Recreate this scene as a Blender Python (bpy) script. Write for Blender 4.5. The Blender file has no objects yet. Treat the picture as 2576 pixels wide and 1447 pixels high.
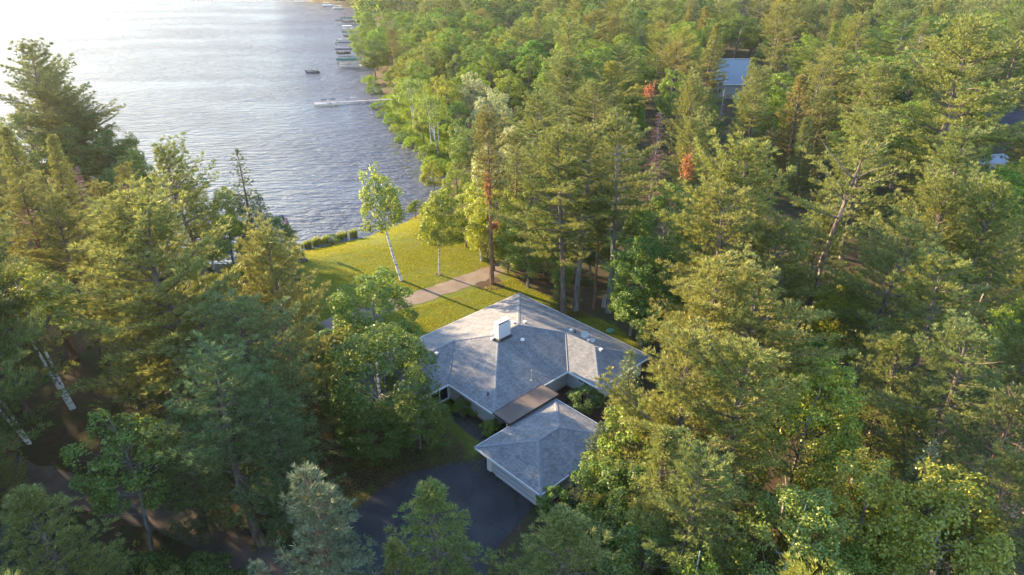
import bpy, math, random
import numpy as np
from mathutils import Vector, Matrix
random.seed(7)
C = bpy.context.scene.collection
R = math.radians
SC = bpy.context.scene

# ------------------------------------------------------------------ camera
CAMZ, PITCH, FOC = 44.0, R(27.1), 1717.3      # metres, radians, pixels at 2576 wide
cam = bpy.data.cameras.new('camera'); camo = bpy.data.objects.new('camera', cam); C.objects.link(camo)
cam.sensor_width = 36; cam.lens = 24; cam.clip_end = 6000; cam.clip_start = 0.5
camo.location = (0, 0, CAMZ); camo.rotation_euler = (R(90) - PITCH, 0, 0)
SC.camera = camo
CP, SP = math.cos(PITCH), math.sin(PITCH)

def at(px, py, z=0.0):
    """ground-survey helper: the place at height z seen at a photo pixel (2576-wide photo)"""
    x = (px - 1288) / FOC; y = (723.5 - py) / FOC
    r = (x, CP + y * SP, -SP + y * CP)
    t = (z - CAMZ) / r[2]
    return (r[0] * t, r[1] * t)

def project(x, y, z):
    d = z - CAMZ
    fw = y * CP - d * SP; up = y * SP + d * CP
    return 1288 + FOC * x / fw, 723.5 - FOC * up / fw

# ------------------------------------------------------------------ tagging
def tag(o, label=None, cat=None, group=None, kind=None):
    if label: o['label'] = label
    if cat: o['category'] = cat
    if group: o['group'] = group
    if kind: o['kind'] = kind
    return o

def empty(name, loc, rz=0.0):
    o = bpy.data.objects.new(name, None); C.objects.link(o)
    o.empty_display_size = 0.3
    o.location = loc; o.rotation_euler = (0, 0, rz)
    return o

# ------------------------------------------------------------------ node helpers
def newmat(name):
    m = bpy.data.materials.new(name); m.use_nodes = True
    nt = m.node_tree; nt.nodes.clear()
    return m, nt, nt.nodes, nt.links

def N(nt, t, **kw):
    n = nt.nodes.new(t)
    for k, v in kw.items():
        if k.startswith('i_'):
            n.inputs[k[2:].replace('_', ' ')].default_value = v
        else: setattr(n, k, v)
    return n

def rgba(c): return (c[0], c[1], c[2], 1.0)

def simple(name, col, rough=0.7, metal=0.0, noise=0.12, nscale=6.0, spec=0.3):
    m, nt, n, l = newmat(name)
    out = N(nt, 'ShaderNodeOutputMaterial'); b = N(nt, 'ShaderNodeBsdfPrincipled')
    b.inputs['Roughness'].default_value = rough; b.inputs['Metallic'].default_value = metal
    b.inputs['Specular IOR Level'].default_value = spec
    tc = N(nt, 'ShaderNodeTexCoord'); nz = N(nt, 'ShaderNodeTexNoise'); nz.inputs['Scale'].default_value = nscale
    nz.inputs['Detail'].default_value = 5
    l.new(tc.outputs['Object'], nz.inputs['Vector'])
    mx = N(nt, 'ShaderNodeMix', data_type='RGBA')
    l.new(nz.outputs['Fac'], mx.inputs['Factor'])
    mx.inputs['A'].default_value = rgba([c * (1 - noise * 2) for c in col])
    mx.inputs['B'].default_value = rgba([min(1, c * (1 + noise * 2)) for c in col])
    l.new(mx.outputs['Result'], b.inputs['Base Color'])
    l.new(b.outputs['BSDF'], out.inputs['Surface'])
    return m

LEAF = 1.65
def leafmat(name, col, trans=0.35, var=0.45, gloss=0.02, col2=None):
    col = [c * LEAF for c in col]; col2 = [c * LEAF for c in col2] if col2 else None
    m, nt, n, l = newmat(name)
    out = N(nt, 'ShaderNodeOutputMaterial')
    oi = N(nt, 'ShaderNodeObjectInfo'); ge = N(nt, 'ShaderNodeNewGeometry')
    mr = N(nt, 'ShaderNodeMapRange'); mr.inputs['To Min'].default_value = 1 - var; mr.inputs['To Max'].default_value = 1 + var
    l.new(ge.outputs['Random Per Island'], mr.inputs['Value'])
    hr = N(nt, 'ShaderNodeMapRange'); hr.inputs['To Min'].default_value = 0.485; hr.inputs['To Max'].default_value = 0.512
    l.new(oi.outputs['Random'], hr.inputs['Value'])
    base = N(nt, 'ShaderNodeMix', data_type='RGBA')
    base.inputs['A'].default_value = rgba(col)
    base.inputs['B'].default_value = rgba(col2 if col2 else [c * k for c, k in zip(col, (1.35, 1.15, 0.9))])
    wn = N(nt, 'ShaderNodeMath', operation='FRACT'); w2 = N(nt, 'ShaderNodeMath', operation='MULTIPLY'); w2.inputs[1].default_value = 7.31
    l.new(ge.outputs['Random Per Island'], w2.inputs[0]); l.new(w2.outputs[0], wn.inputs[0]); l.new(wn.outputs[0], base.inputs['Factor'])
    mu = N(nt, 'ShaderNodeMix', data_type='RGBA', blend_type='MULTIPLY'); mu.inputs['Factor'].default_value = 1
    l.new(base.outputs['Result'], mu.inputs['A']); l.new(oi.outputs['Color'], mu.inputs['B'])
    hs = N(nt, 'ShaderNodeHueSaturation')
    l.new(mu.outputs['Result'], hs.inputs['Color']); l.new(mr.outputs['Result'], hs.inputs['Value']); l.new(hr.outputs['Result'], hs.inputs['Hue'])
    df = N(nt, 'ShaderNodeBsdfDiffuse'); tr = N(nt, 'ShaderNodeBsdfTranslucent'); gl = N(nt, 'ShaderNodeBsdfGlossy')
    gl.inputs['Roughness'].default_value = 0.45
    hy = N(nt, 'ShaderNodeHueSaturation'); hy.inputs['Saturation'].default_value = 1.1; hy.inputs['Value'].default_value = 1.15; hy.inputs['Hue'].default_value = 0.488
    l.new(hs.outputs['Color'], hy.inputs['Color'])
    l.new(hs.outputs['Color'], df.inputs['Color']); l.new(hy.outputs['Color'], tr.inputs['Color'])
    m1 = N(nt, 'ShaderNodeMixShader'); m1.inputs['Fac'].default_value = trans
    l.new(df.outputs[0], m1.inputs[1]); l.new(tr.outputs[0], m1.inputs[2])
    m2 = N(nt, 'ShaderNodeMixShader'); m2.inputs['Fac'].default_value = gloss
    l.new(m1.outputs[0], m2.inputs[1]); l.new(gl.outputs[0], m2.inputs[2])
    l.new(m2.outputs[0], out.inputs['Surface'])
    return m

def barkmat(name, col, col2, scale=3.0, stretch=(1, 1, .25), thr=None):
    m, nt, n, l = newmat(name)
    out = N(nt, 'ShaderNodeOutputMaterial'); b = N(nt, 'ShaderNodeBsdfPrincipled'); b.inputs['Roughness'].default_value = .9
    b.inputs['Specular IOR Level'].default_value = .1
    tc = N(nt, 'ShaderNodeTexCoord'); mp = N(nt, 'ShaderNodeMapping'); mp.inputs['Scale'].default_value = stretch
    nz = N(nt, 'ShaderNodeTexNoise'); nz.inputs['Scale'].default_value = scale; nz.inputs['Detail'].default_value = 6
    l.new(tc.outputs['Object'], mp.inputs['Vector']); l.new(mp.outputs[0], nz.inputs['Vector'])
    rp = N(nt, 'ShaderNodeValToRGB'); a, c2 = thr or (.35, .65)
    rp.color_ramp.elements[0].position = a; rp.color_ramp.elements[0].color = rgba(col)
    rp.color_ramp.elements[1].position = c2; rp.color_ramp.elements[1].color = rgba(col2)
    l.new(nz.outputs['Fac'], rp.inputs['Fac']); l.new(rp.outputs['Color'], b.inputs['Base Color']); l.new(b.outputs[0], out.inputs['Surface'])
    return m

M = {}
M['needle'] = leafmat('pine_needles', (0.075, 0.094, 0.034), .32, col2=(0.118, 0.122, 0.042))
M['redneedle'] = leafmat('red_pine_needles', (0.070, 0.088, 0.032), .28, col2=(0.105, 0.108, 0.038))
M['spruce'] = leafmat('spruce_needles', (0.045, 0.070, 0.036), .2, col2=(0.07, 0.09, 0.04))
M['blue'] = leafmat('blue_spruce_needles', (0.062, 0.084, 0.054), .2, col2=(0.088, 0.105, 0.06))
M['maple'] = leafmat('broad_leaves', (0.062, 0.098, 0.024), .42, col2=(0.095, 0.128, 0.028))
M['birchleaf'] = leafmat('birch_leaves', (0.080, 0.120, 0.026), .45, gloss=.025, col2=(0.125, 0.14, 0.03))
M['willow'] = leafmat('willow_leaves', (0.13, 0.155, 0.072),   .4, gloss=.03, col2=(0.19, 0.205, 0.11))
M['shrub'] = leafmat('shrub_leaves', (0.07, 0.12, 0.022), .4, col2=(0.11, 0.15, 0.025))
M['deadneedle'] = leafmat('dead_needles', (0.16, 0.095, 0.07), .2, col2=(0.2, 0.12, 0.09))
M['rust'] = leafmat('rusty_needles', (0.185, 0.085, 0.036), .3, col2=(0.23, 0.115, 0.048))
M['reed'] = leafmat('reed_blades', (0.10, 0.13, 0.03), .4, col2=(0.15, 0.16, 0.045))
M['bark'] = barkmat('pine_bark', (0.07, 0.055, 0.045), (0.19, 0.15, 0.125))
M['redbark'] = barkmat('red_pine_bark', (0.09, 0.055, 0.04), (0.26, 0.15, 0.10))
M['greybark'] = barkmat('grey_bark', (0.09, 0.08, 0.07), (0.24, 0.22, 0.20))
M['birchbark'] = barkmat('birch_bark', (0.60, 0.58, 0.56), (0.10, 0.09, 0.085), 1.6, (1, 1, 2.6), (.52, .60))
M['deadwood'] = barkmat('dead_wood', (0.20, 0.17, 0.15), (0.36, 0.32, 0.29))

# ------------------------------------------------------------------ mesh helpers
def mesh_obj(name, me, parent=None):
    o = bpy.data.objects.new(name, me); C.objects.link(o)
    if parent is not None: o.parent = parent
    return o

def np_mesh(name, V, k, mat):
    """V: (n*k,3) vertices of n separate k-gons"""
    V = np.asarray(V, dtype=np.float32).reshape(-1, 3); nv = len(V); nf = nv // k
    me = bpy.data.meshes.new(name)
    me.vertices.add(nv); me.vertices.foreach_set('co', V.ravel())
    me.loops.add(nv); me.loops.foreach_set('vertex_index', np.arange(nv, dtype=np.int32))
    me.polygons.add(nf); me.polygons.foreach_set('loop_start', np.arange(0, nv, k, dtype=np.int32))
    me.polygons.foreach_set('loop_total', np.full(nf, k, dtype=np.int32))
    me.update(); me.validate(); me.materials.append(mat)
    return me

class MB:
    """collects boxes, tubes and polygons into one mesh"""
    def __init__(s): s.v = []; s.f = []; s.mi = []; s.cur = 0
    def add(s, vs, fs):
        b = len(s.v); s.v += [tuple(map(float, q)) for q in vs]; s.f += [tuple(b + i for i in f) for f in fs]; s.mi += [s.cur] * len(fs); return s
    def box(s, c, d, ax=None):
        """centre c, full sizes d, optional axes (3 unit vectors)"""
        ax = ax or ((1, 0, 0), (0, 1, 0), (0, 0, 1)); c = np.array(c, float); A = [np.array(a, float) * q / 2 for a, q in zip(ax, d)]
        vs = [c + i * A[0] + j * A[1] + k * A[2] for k in (-1, 1) for i, j in ((-1, -1), (1, -1), (1, 1), (-1, 1))]
        return s.add(vs, [(3, 2, 1, 0), (4, 5, 6, 7), (0, 1, 5, 4), (1, 2, 6, 5), (2, 3, 7, 6), (3, 0, 4, 7)])
    def tube(s, pts, rad, n=5, cap=True):
        pts = [np.array(p, float) for p in pts]; rings = []
        for i, p in enumerate(pts):
            d = pts[min(i + 1, len(pts) - 1)] - pts[max(i - 1, 0)]; d = d / (np.linalg.norm(d) + 1e-9)
            a = np.cross(d, (0, 0, 1) if abs(d[2]) < .9 else (1, 0, 0)); a /= np.linalg.norm(a); b = np.cross(d, a)
            r = rad[i] if hasattr(rad, '__len__') else rad
            rings.append([p + r * (math.cos(2 * math.pi * k / n) * a + math.sin(2 * math.pi * k / n) * b) for k in range(n)])
        vs = [q for r_ in rings for q in r_]; fs = []
        for i in range(len(pts) - 1):
            for k in range(n):
                fs.append((i * n + k, i * n + (k + 1) % n, (i + 1) * n + (k + 1) % n, (i + 1) * n + k))
        if cap: fs += [tuple(range(n))[::-1], tuple(range((len(pts) - 1) * n, len(pts) * n))]
        return s.add(vs, fs)
    def lathe(s, c, prof, n=14):
        c = np.array(c, float); vs = []; fs = []
        for r, z in prof:
            vs += [c + (r * math.cos(2 * math.pi * k / n), r * math.sin(2 * math.pi * k / n), z) for k in range(n)]
        for i in range(len(prof) - 1):
            for k in range(n): fs.append((i * n + k, i * n + (k + 1) % n, (i + 1) * n + (k + 1) % n, (i + 1) * n + k))
        fs += [tuple(range(n))[::-1], tuple(range((len(prof) - 1) * n, len(prof) * n))]
        return s.add(vs, fs)
    def mesh(s, name, mats, off=(0, 0, 0), smooth=False):
        me = bpy.data.meshes.new(name)
        me.from_pydata([(a - off[0], b - off[1], c - off[2]) for a, b, c in s.v], [], s.f)
        for m in (mats if isinstance(mats, (list, tuple)) else [mats]): me.materials.append(m)
        me.polygons.foreach_set('material_index', s.mi)
        if smooth: me.polygons.foreach_set('use_smooth', [True] * len(s.f))
        me.update(); return me
    def build(s, name, mats, parent=None, smooth=False):
        off = parent.matrix_world.translation if False else ((0, 0, 0) if parent is None else tuple(ABS.get(parent.name, (0, 0, 0))))
        return mesh_obj(name, s.mesh(name, mats, off, smooth), parent)
ABS = {}
def root(name, loc, label, cat, group=None):
    """an Empty at a thing's base; parts given in world coordinates are made local to it"""
    o = empty(name, loc); ABS[o.name] = loc; tag(o, label, cat, group); return o
def sub(mb, name, mats, parent_obj, base, smooth=False):
    """part or sub-part, in world coordinates, of a thing based at base"""
    return mesh_obj(name, mb.mesh(name, mats, base, smooth), parent_obj)

# ------------------------------------------------------------------ tree prototypes
def unit(v): return v / (np.linalg.norm(v, axis=-1, keepdims=True) + 1e-9)

def blades(rng, P, D, k, ln, wd, spread, up=0.0):
    """k needle blades round every tuft; returns quad vertices"""
    n = len(P); P = np.repeat(P, k, 0); D = np.repeat(D, k, 0)
    d = unit(D + spread * unit(rng.normal(size=(n * k, 3))) + np.array([0, 0, up]))
    s = unit(np.cross(d, unit(rng.normal(size=(n * k, 3)))))
    L = (ln * rng.uniform(.7, 1.25, (n * k, 1))); w = wd * rng.uniform(.7, 1.2, (n * k, 1)) * .5
    P = P + d * L * rng.uniform(-.1, .12, (n * k, 1))
    q = np.stack([P, P + d * L * .55 + s * w, P + d * L, P + d * L * .55 - s * w], 1)
    return q.reshape(-1, 3)

def leaves(rng, P, Nrm, size, flat=.5):
    n = len(P); nr = unit(Nrm + rng.normal(size=(n, 3)) * flat)
    a = unit(np.cross(nr, rng.normal(size=(n, 3)))); b = np.cross(nr, a)
    s = size * rng.uniform(.65, 1.35, (n, 1)); 
    q = np.stack([P - a * s * .5, P + b * s * .36, P + a * s * .55, P - b * s * .36], 1)
    return q.reshape(-1, 3)

PROTO = {}
def trunk_path(rng, H, sway, n=9):
    ph = rng.uniform(0, 6.28, 2)
    def f(z):
        t = z / H
        return np.array([sway * (math.sin(t * 3.1 + ph[0]) - math.sin(ph[0])), sway * (math.sin(t * 2.6 + ph[1]) - math.sin(ph[1])), z])
    return f

def pine(key, seed, H=24, cb=.3, Rm=4.5, prof='white', whorl=.75, nb=5, gap=.12, dens=1.0, tl=.30, asc=(-4, 48), sway=.35, mat='needle', bark='bark', wind=None, tr=.34, bare_top=0.0, nrust=0):
    rng = np.random.default_rng(seed); f = trunk_path(rng, H, sway); mb = MB()
    zs = np.linspace(-.3, H, 12); mb.tube([f(z) for z in zs], [tr * (1.25 if z < .3 else 1) * (1 - z / H) ** .8 + .02 for z in zs], 7)
    TP, TD, RP, RD = [], [], [], []
    z = cb * H; phase = 0; asy = rng.uniform(0, 6.28, 2)
    while z < H - .35:
        t = (z - cb * H) / (H - cb * H)
        if prof == 'white': p = (.6 + .4 * min(1, t / .25)) * (1 - t) ** .5 * (1 - .12 * t) + .09
        elif prof == 'cone': p = (1 - t) ** .85 + .05
        elif prof == 'broad': p = (.75 + .25 * min(1, t / .5)) * (1 - t ** 2.6) ** .8 + .12
        else: p = (.35 + .65 * min(1, t / .35)) * (1 - t ** 2.2) ** .7 + .1       # tuft-headed
        phase += .9
        for j in range(nb):
            if rng.random() < gap: continue
            az = phase + j * 6.283 / nb + rng.normal() * .28
            L = Rm * p * (.45 + .75 * rng.random() ** .8) * (1 + .22 * math.cos(az - asy[0]) + .18 * math.cos(2 * az - asy[1] + z * .35))
            if wind is not None:
                L *= 1 + .55 * math.cos(az - wind)
            if L < .25: L = .25
            e = R(asc[0] + (asc[1] - asc[0]) * t ** 1.2 + rng.normal() * 7)
            h = np.array([math.cos(az), math.sin(az), 0]); sd = np.array([-h[1], h[0], 0]); bow = rng.normal() * .12
            b0 = f(z + rng.normal() * .12); curl = .14 + .10 * rng.random()
            def pos(s): return b0 + h * L * s * math.cos(e) + sd * bow * L * s * s + np.array([0, 0, L * (s * math.sin(e) + curl * s * s)])
            ss = np.linspace(0, 1, 5); r0 = .016 * L + .012
            mb.tube([pos(s) for s in ss], [r0 * (1 - s) + .006 for s in ss], 4, False)
            if rng.random() < .045 + bare_top * t: continue
            s = max(.22, .5 / L) if t < .8 else .1
            side = 1; step = .30 / L / dens
            rust = (nrust and rng.random() < nrust)
            tp, td = (RP, RD) if rust else (TP, TD)
            while s < 1.0:
                bp = pos(s); lb = (.30 * L * (1.1 - s) + .32) * rng.uniform(.6, 1.25)
                a = R(rng.uniform(38, 68)) * side; dirb = h * math.cos(a) + sd * math.sin(a) + np.array([0, 0, .08 + .3 * t + rng.normal() * .08])
                dirb /= np.linalg.norm(dirb)
                m = max(1, int(lb / .24))
                for q in range(m):
                    u = (q + 1) / m
                    tp.append(bp + dirb * lb * u + np.array([0, 0, .10 * u * lb]) + rng.normal(size=3) * .05)
                    td.append(dirb * .55 + h * .25 + np.array([0, 0, .75]))
                side = -side; s += step * rng.uniform(.7, 1.3)
            for q in range(3):
                tp.append(pos(1 + .02 * q) + rng.normal(size=3) * .07); td.append(h * .6 + np.array([0, 0, .7]))
        z += whorl * rng.uniform(.75, 1.25) * (1 - .35 * t)
    for q in range(14):
        TP.append(f(H - q * .16) + rng.normal(size=3) * .06); TD.append(np.array([rng.normal() * .3, rng.normal() * .3, 1]))
    TP, TD = np.array(TP), unit(np.array(TD))
    V = [blades(rng, TP, TD, 17, tl * 1.3, tl * .155, .70)]
    parts = [('trunk', mb.mesh(key + '_trunk', M[bark])), ('crown', np_mesh(key + '_crown', np.concatenate(V), 4, M[mat]))]
    if len(RP): parts.append(('dead_needles', np_mesh(key + '_dead', blades(rng, np.array(RP), unit(np.array(RD)), 7, tl, tl * .23, .8), 4, M['deadneedle'])))
    PROTO[key] = (parts, H, 2 * Rm)

def spruce(key, seed, H=17, Rm=2.6, cb=.06, mat='spruce', bark='bark', gap=.05, dens=1.0, droop=.25, thin=1.0, bareup=0.0, tl=.17):
    rng = np.random.default_rng(seed); f = trunk_path(rng, H, .12); mb = MB()
    zs = np.linspace(-.3, H, 9); mb.tube([f(z) for z in zs], [.24 * (1 - z / H) + .015 for z in zs], 6)
    TP, TD = [], []; z = cb * H; ph = 0
    while z < H - .25:
        t = z / H; ph += 1.1; nb = 7 if t < .8 else 5
        for j in range(nb):
            if rng.random() < gap: continue
            az = ph + j * 6.283 / nb + rng.normal() * .2; L = (Rm * (1 - t) ** .8 * (1 - .25 * math.exp(-t * 9)) + .12) * rng.uniform(.65, 1.2)
            h = np.array([math.cos(az), math.sin(az), 0]); sd = np.array([-h[1], h[0], 0]); b0 = f(z); e = R(-8 + 38 * t + rng.normal() * 6)
            dr = droop * (1 - t)
            def pos(s): return b0 + h * L * s + np.array([0, 0, L * (math.tan(e) * s - dr * s * s + .16 * s ** 3)])
            ss = np.linspace(0, 1, 4); mb.tube([pos(s) for s in ss], [.014 * L + .008, .012 * L, .008 * L, .004], 3, False)
            if rng.random() < bareup * t: continue
            s = .12; side = 1; step = .20 / L / dens
            while s <= 1.02:
                lb = (.34 * L * (1.12 - s) + .12) * rng.uniform(.7, 1.2); a = R(rng.uniform(40, 65)) * side
                db = h * math.cos(a) + sd * math.sin(a) + np.array([0, 0, -.18 + .3 * t]); db /= np.linalg.norm(db); bp = pos(min(s, 1))
                m = max(1, int(lb / .19))
                for q in range(m):
                    TP.append(bp + db * lb * (q + .5) / m + rng.normal(size=3) * .03); TD.append(db + np.array([0, 0, .15]))
                side = -side; s += step * rng.uniform(.7, 1.3)
        z += .42 * thin * rng.uniform(.8, 1.2)
    for q in range(8): TP.append(f(H - .1 * q)); TD.append(np.array([rng.normal() * .3, rng.normal() * .3, 1]))
    crown = np_mesh(key + '_crown', blades(rng, np.array(TP), unit(np.array(TD)), 7, tl * 1.5, tl * .55, .75), 4, M[mat])
    PROTO[key] = ([('trunk', mb.mesh(key + '_trunk', M[bark])), ('crown', crown)], H, 2 * Rm)

def broadleaf(key, seed, H=16, Rm=4.2, cb=.25, ncl=75, rc=(.8, 1.5), nl=150, ls=.24, mat='maple', bark='greybark', shape='round', flat=.75, hang=0.0, sparse=0.0, tr=.26, trunks=1, sway=.3, lumps=6, limb=2):
    rng = np.random.default_rng(seed); mb = MB(); crownP, crownN = [], []
    fs = []
    for k in range(trunks):
        f0 = trunk_path(rng, H, sway); off = np.array([rng.normal() * .5, rng.normal() * .5, 0]) if trunks > 1 else np.zeros(3)
        ln = rng.normal(size=2) * .10 if trunks > 1 else np.zeros(2)
        f = (lambda z, f0=f0, off=off, ln=ln: f0(z) + off + np.array([ln[0] * z, ln[1] * z, 0])); fs.append(f)
        top = H * .93; zs = np.linspace(-.3, top, 9); mb.tube([f(z) for z in zs], [tr * (1 - .93 * z / top) + .012 for z in zs], 6)
    cz = H * (cb + 1) / 2; Rz = H * (1 - cb) / 2
    lob = unit(rng.normal(size=(lumps, 3))); la = rng.uniform(.12, .38, lumps)
    k = 0
    while k < ncl:
        d = unit(rng.normal(size=3)); 
        if d[2] < -.75: continue
        r = (1 - sparse * .25) * rng.uniform(.50, 1.0) ** .45
        g = .78 + float(np.max(la * np.clip(lob @ d, 0, 1) ** 3)) * .9
        t = d[2]
        if shape == 'round': w = 1.0
        elif shape == 'tall': w = .95 - .25 * t
        elif shape == 'egg': w = 1 - .22 * t
        else: w = 1
        q = np.array([d[0] * Rm * r * g * w, d[1] * Rm * r * g * w, cz + d[2] * Rz * r * min(1, g + .08)])
        f = fs[k % trunks]; ax = f(max(.2, min(q[2], H * .9))); q[:2] += ax[:2]
        rr = rng.uniform(*rc) * (1 - .25 * max(0, t)); n = int(nl * rng.uniform(.6, 1.3) * (rr / np.mean(rc)) ** 2)
        dd = unit(rng.normal(size=(n, 3)) + np.array([0, 0, .35]) + .45 * d); rad = rr * rng.uniform(.25, 1, (n, 1)) ** .4
        p = q + dd * rad * np.array([1, 1, flat])
        if hang: p[:, 2] -= hang * rng.random(n) ** 1.5 * rr
        crownP.append(p); crownN.append(dd * .7 + np.array([0, 0, .8]) * (1 - hang * .5))
        if k % limb == 0:
            zb = max(cb * H * .8, q[2] - .55 * np.hypot(q[0] - ax[0], q[1] - ax[1]) - .8); b = f(min(zb, H * .88)); mid = (b + q) / 2 + np.array([0, 0, -.12 * np.linalg.norm(q - b)]); mb.cur = 1
            r0 = .012 * np.linalg.norm(q - b) + .010; mb.tube([b, mid, b + (q - b) * .85], [r0, r0 * .65, .006], 4, False)
        k += 1
    P, Nn = np.concatenate(crownP), np.concatenate(crownN)
    crown = np_mesh(key + '_crown', leaves(rng, P, Nn, ls, .55), 4, M[mat])
    PROTO[key] = ([('trunk', mb.mesh(key + '_trunk', [M[bark], M['greybark']])), ('crown', crown)], H, 2 * Rm)

def deadtree(key, seed, H=13, Rm=1.9, needles=True):
    rng = np.random.default_rng(seed); mb = MB(); f = trunk_path(rng, H, .15)
    zs = np.linspace(-.3, H, 7); mb.tube([f(z) for z in zs], [.17 * (1 - z / H) + .012 for z in zs], 5)
    TP, TD = [], []; z = .8
    while z < H - .2:
        t = z / H
        for j in range(5):
            az = rng.uniform(0, 6.28); L = (Rm * (1 - t) ** .8 + .15) * rng.uniform(.5, 1.2); h = np.array([math.cos(az), math.sin(az), 0])
            b = f(z); e = b + h * L + np.array([0, 0, -.18 * L * (1 - 1.6 * t)]); mb.tube([b, (b + e) / 2 + (0, 0, .06 * L), e], [.022, .014, .006], 3, False)
            sd = np.array([-h[1], h[0], 0])
            for s in np.arange(.25, 1, .14):
                for g in (-1, 1):
                    c = b + (e - b) * s; d2 = h * .7 + sd * g * .7; c2 = c + d2 * .34 * L * (1.1 - s); mb.tube([c, c2], [.009, .005], 3, False)
                    if needles and rng.random() < .75:
                        for u in (.3, .65, 1): TP.append(c + (c2 - c) * u); TD.append(d2)
        z += .38 * rng.uniform(.8, 1.2)
    parts = [('trunk', mb.mesh(key + '_trunk', M['deadwood']))]
    if needles: parts.append(('crown', np_mesh(key + '_crown', blades(rng, np.array(TP), unit(np.array(TD)), 5, .16, .05, .7), 4, M['deadneedle'])))
    PROTO[key] = (parts, H, 2 * Rm)

pine('white_pine_a', 1, 24, .22, 5.2, 'white', nb=6, gap=.16, dens=1.2, whorl=1.2)
pine('white_pine_b', 2, 25, .32, 5.6, 'broad', nb=5, gap=.2, asc=(0, 40), whorl=1.3, sway=.6, dens=1.3)
pine('white_pine_c', 3, 22, .18, 3.6, 'cone', nb=6, gap=.08, asc=(2, 55), dens=1.1)
pine('white_pine_d', 4, 23, .26, 5.4, 'white', nb=6, gap=.2, asc=(8, 60), whorl=1.25, dens=1.25, nrust=.006)
pine('white_pine_e', 5, 18, .10, 4.0, 'cone', nb=6, gap=.06, asc=(5, 55), dens=1.2, tl=.27)
pine('trunk_pine', 12, 24, .46, 4.6, 'white', nb=6, gap=.2, dens=1.2, whorl=1.0, bark='greybark', asc=(-8, 45), tr=.36)
pine('windswept_pine', 6, 22, .30, 4.6, 'white', nb=5, gap=.28, asc=(8, 50), wind=0.6, sway=.9, dens=.95)
pine('open_pine', 7, 23, .40, 4.6, 'broad', nb=4, gap=.30, asc=(6, 55), whorl=.95, sway=.8, dens=1.0, bare_top=.35)
pine('red_pine_a', 8, 23, .52, 3.6, 'tuft', nb=5, gap=.2, mat='redneedle', bark='redbark', asc=(-10, 40), dens=.95, tl=.30, tr=.36)
pine('red_pine_b', 9, 21, .30, 3.8, 'white', nb=5, gap=.18, mat='redneedle', bark='redbark', asc=(-6, 42), dens=1.1, whorl=.95, nrust=.008)
pine('white_pine_f', 13, 23, .2, 5.4, 'broad', nb=6, gap=.18, dens=1.25, whorl=1.15, asc=(-2, 42), sway=.5)
pine('white_pine_g', 14, 21, .24, 4.6, 'white', nb=5, gap=.26, dens=1.2, whorl=1.1, asc=(4, 66), sway=.9, bare_top=.2)
pine('scotch_pine', 10, 17, .12, 3.6, 'cone', nb=6, gap=.1, mat='blue', bark='redbark', asc=(10, 58), dens=1.15, tl=.26)
spruce('spruce_a', 21, 17, 2.7)
spruce('spruce_b', 22, 19, 2.6, gap=.15, thin=1.45, dens=1.0, bareup=.2, mat='spruce', droop=.15)
spruce('blue_spruce', 23, 15, 3.0, mat='blue')
broadleaf('maple_a', 31, 17, 4.6, .18, 95, (.8, 1.5), 240, .24)
broadleaf('maple_b', 32, 16, 4.2, .22, 85, (.7, 1.3), 215, .24, shape='egg')
broadleaf('maple_c', 33, 18, 5.0, .2, 105, (.8, 1.6), 235, .245, lumps=9)
broadleaf('poplar_a', 34, 18, 2.9, .2, 75, (.6, 1.1), 180, .215, mat='birchleaf', shape='tall', flat=.9)
broadleaf('birch_a', 35, 16, 3.0, .25, 120, (.5, 1.0), 120, .22, mat='birchleaf', bark='birchbark', shape='egg', hang=.7, flat=.9, sparse=.2, tr=.15, limb=4)
broadleaf('birch_b', 36, 15, 2.5, .30, 80, (.4, .8), 85, .20, mat='birchleaf', bark='birchbark', shape='tall', hang=.6, flat=.9, sparse=.5, tr=.16)
broadleaf('aspen', 44, 14, 4.4, .12, 150, (.5, 1.1), 130, .20, mat='birchleaf', bark='greybark', shape='egg', hang=.2, flat=.8, sparse=.1, tr=.2, lumps=9, limb=5)
broadleaf('aspen_birch', 45, 15, 4.6, .16, 170, (.5, 1.1), 125, .20, mat='birchleaf', bark='birchbark', shape='egg', hang=.4, flat=.85, sparse=.1, tr=.17, lumps=9, limb=7)
broadleaf('forked_birch', 46, 17, 4.4, .46, 130, (.5, 1.1), 130, .20, mat='birchleaf', bark='birchbark', shape='egg', hang=.4, flat=.85, tr=.16, lumps=8, limb=9, trunks=2)
broadleaf('birch_clump', 37, 15, 3.0, .45, 80, (.45, .95), 100, .19, mat='birchleaf', bark='birchbark', shape='tall', flat=.9, tr=.12, trunks=5)
broadleaf('willow', 38, 12, 4.4, .1, 95, (.6, 1.2), 150, .22, mat='willow', hang=1.0, flat=.9)
broadleaf('locust', 39, 14, 4.0, .2, 90, (.5, 1.0), 110, .2, mat='maple', hang=.3, flat=.6, sparse=.3, tr=.2, sway=.6)
broadleaf('leafy_shrub', 41, 3.0, 1.7, .0, 40, (.35, .65), 110, .14, mat='shrub', tr=.05)
broadleaf('tall_shrub', 42, 5.0, 1.9, .05, 50, (.4, .75), 110, .16, mat='shrub', tr=.07, shape='egg')
broadleaf('dark_shrub', 43, 2.6, 1.6, .0, 40, (.3, .6), 120, .13, mat='maple', tr=.05)
deadtree('dead_spruce', 51)
deadtree('bare_snag', 52, 11, 1.5, False)

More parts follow.
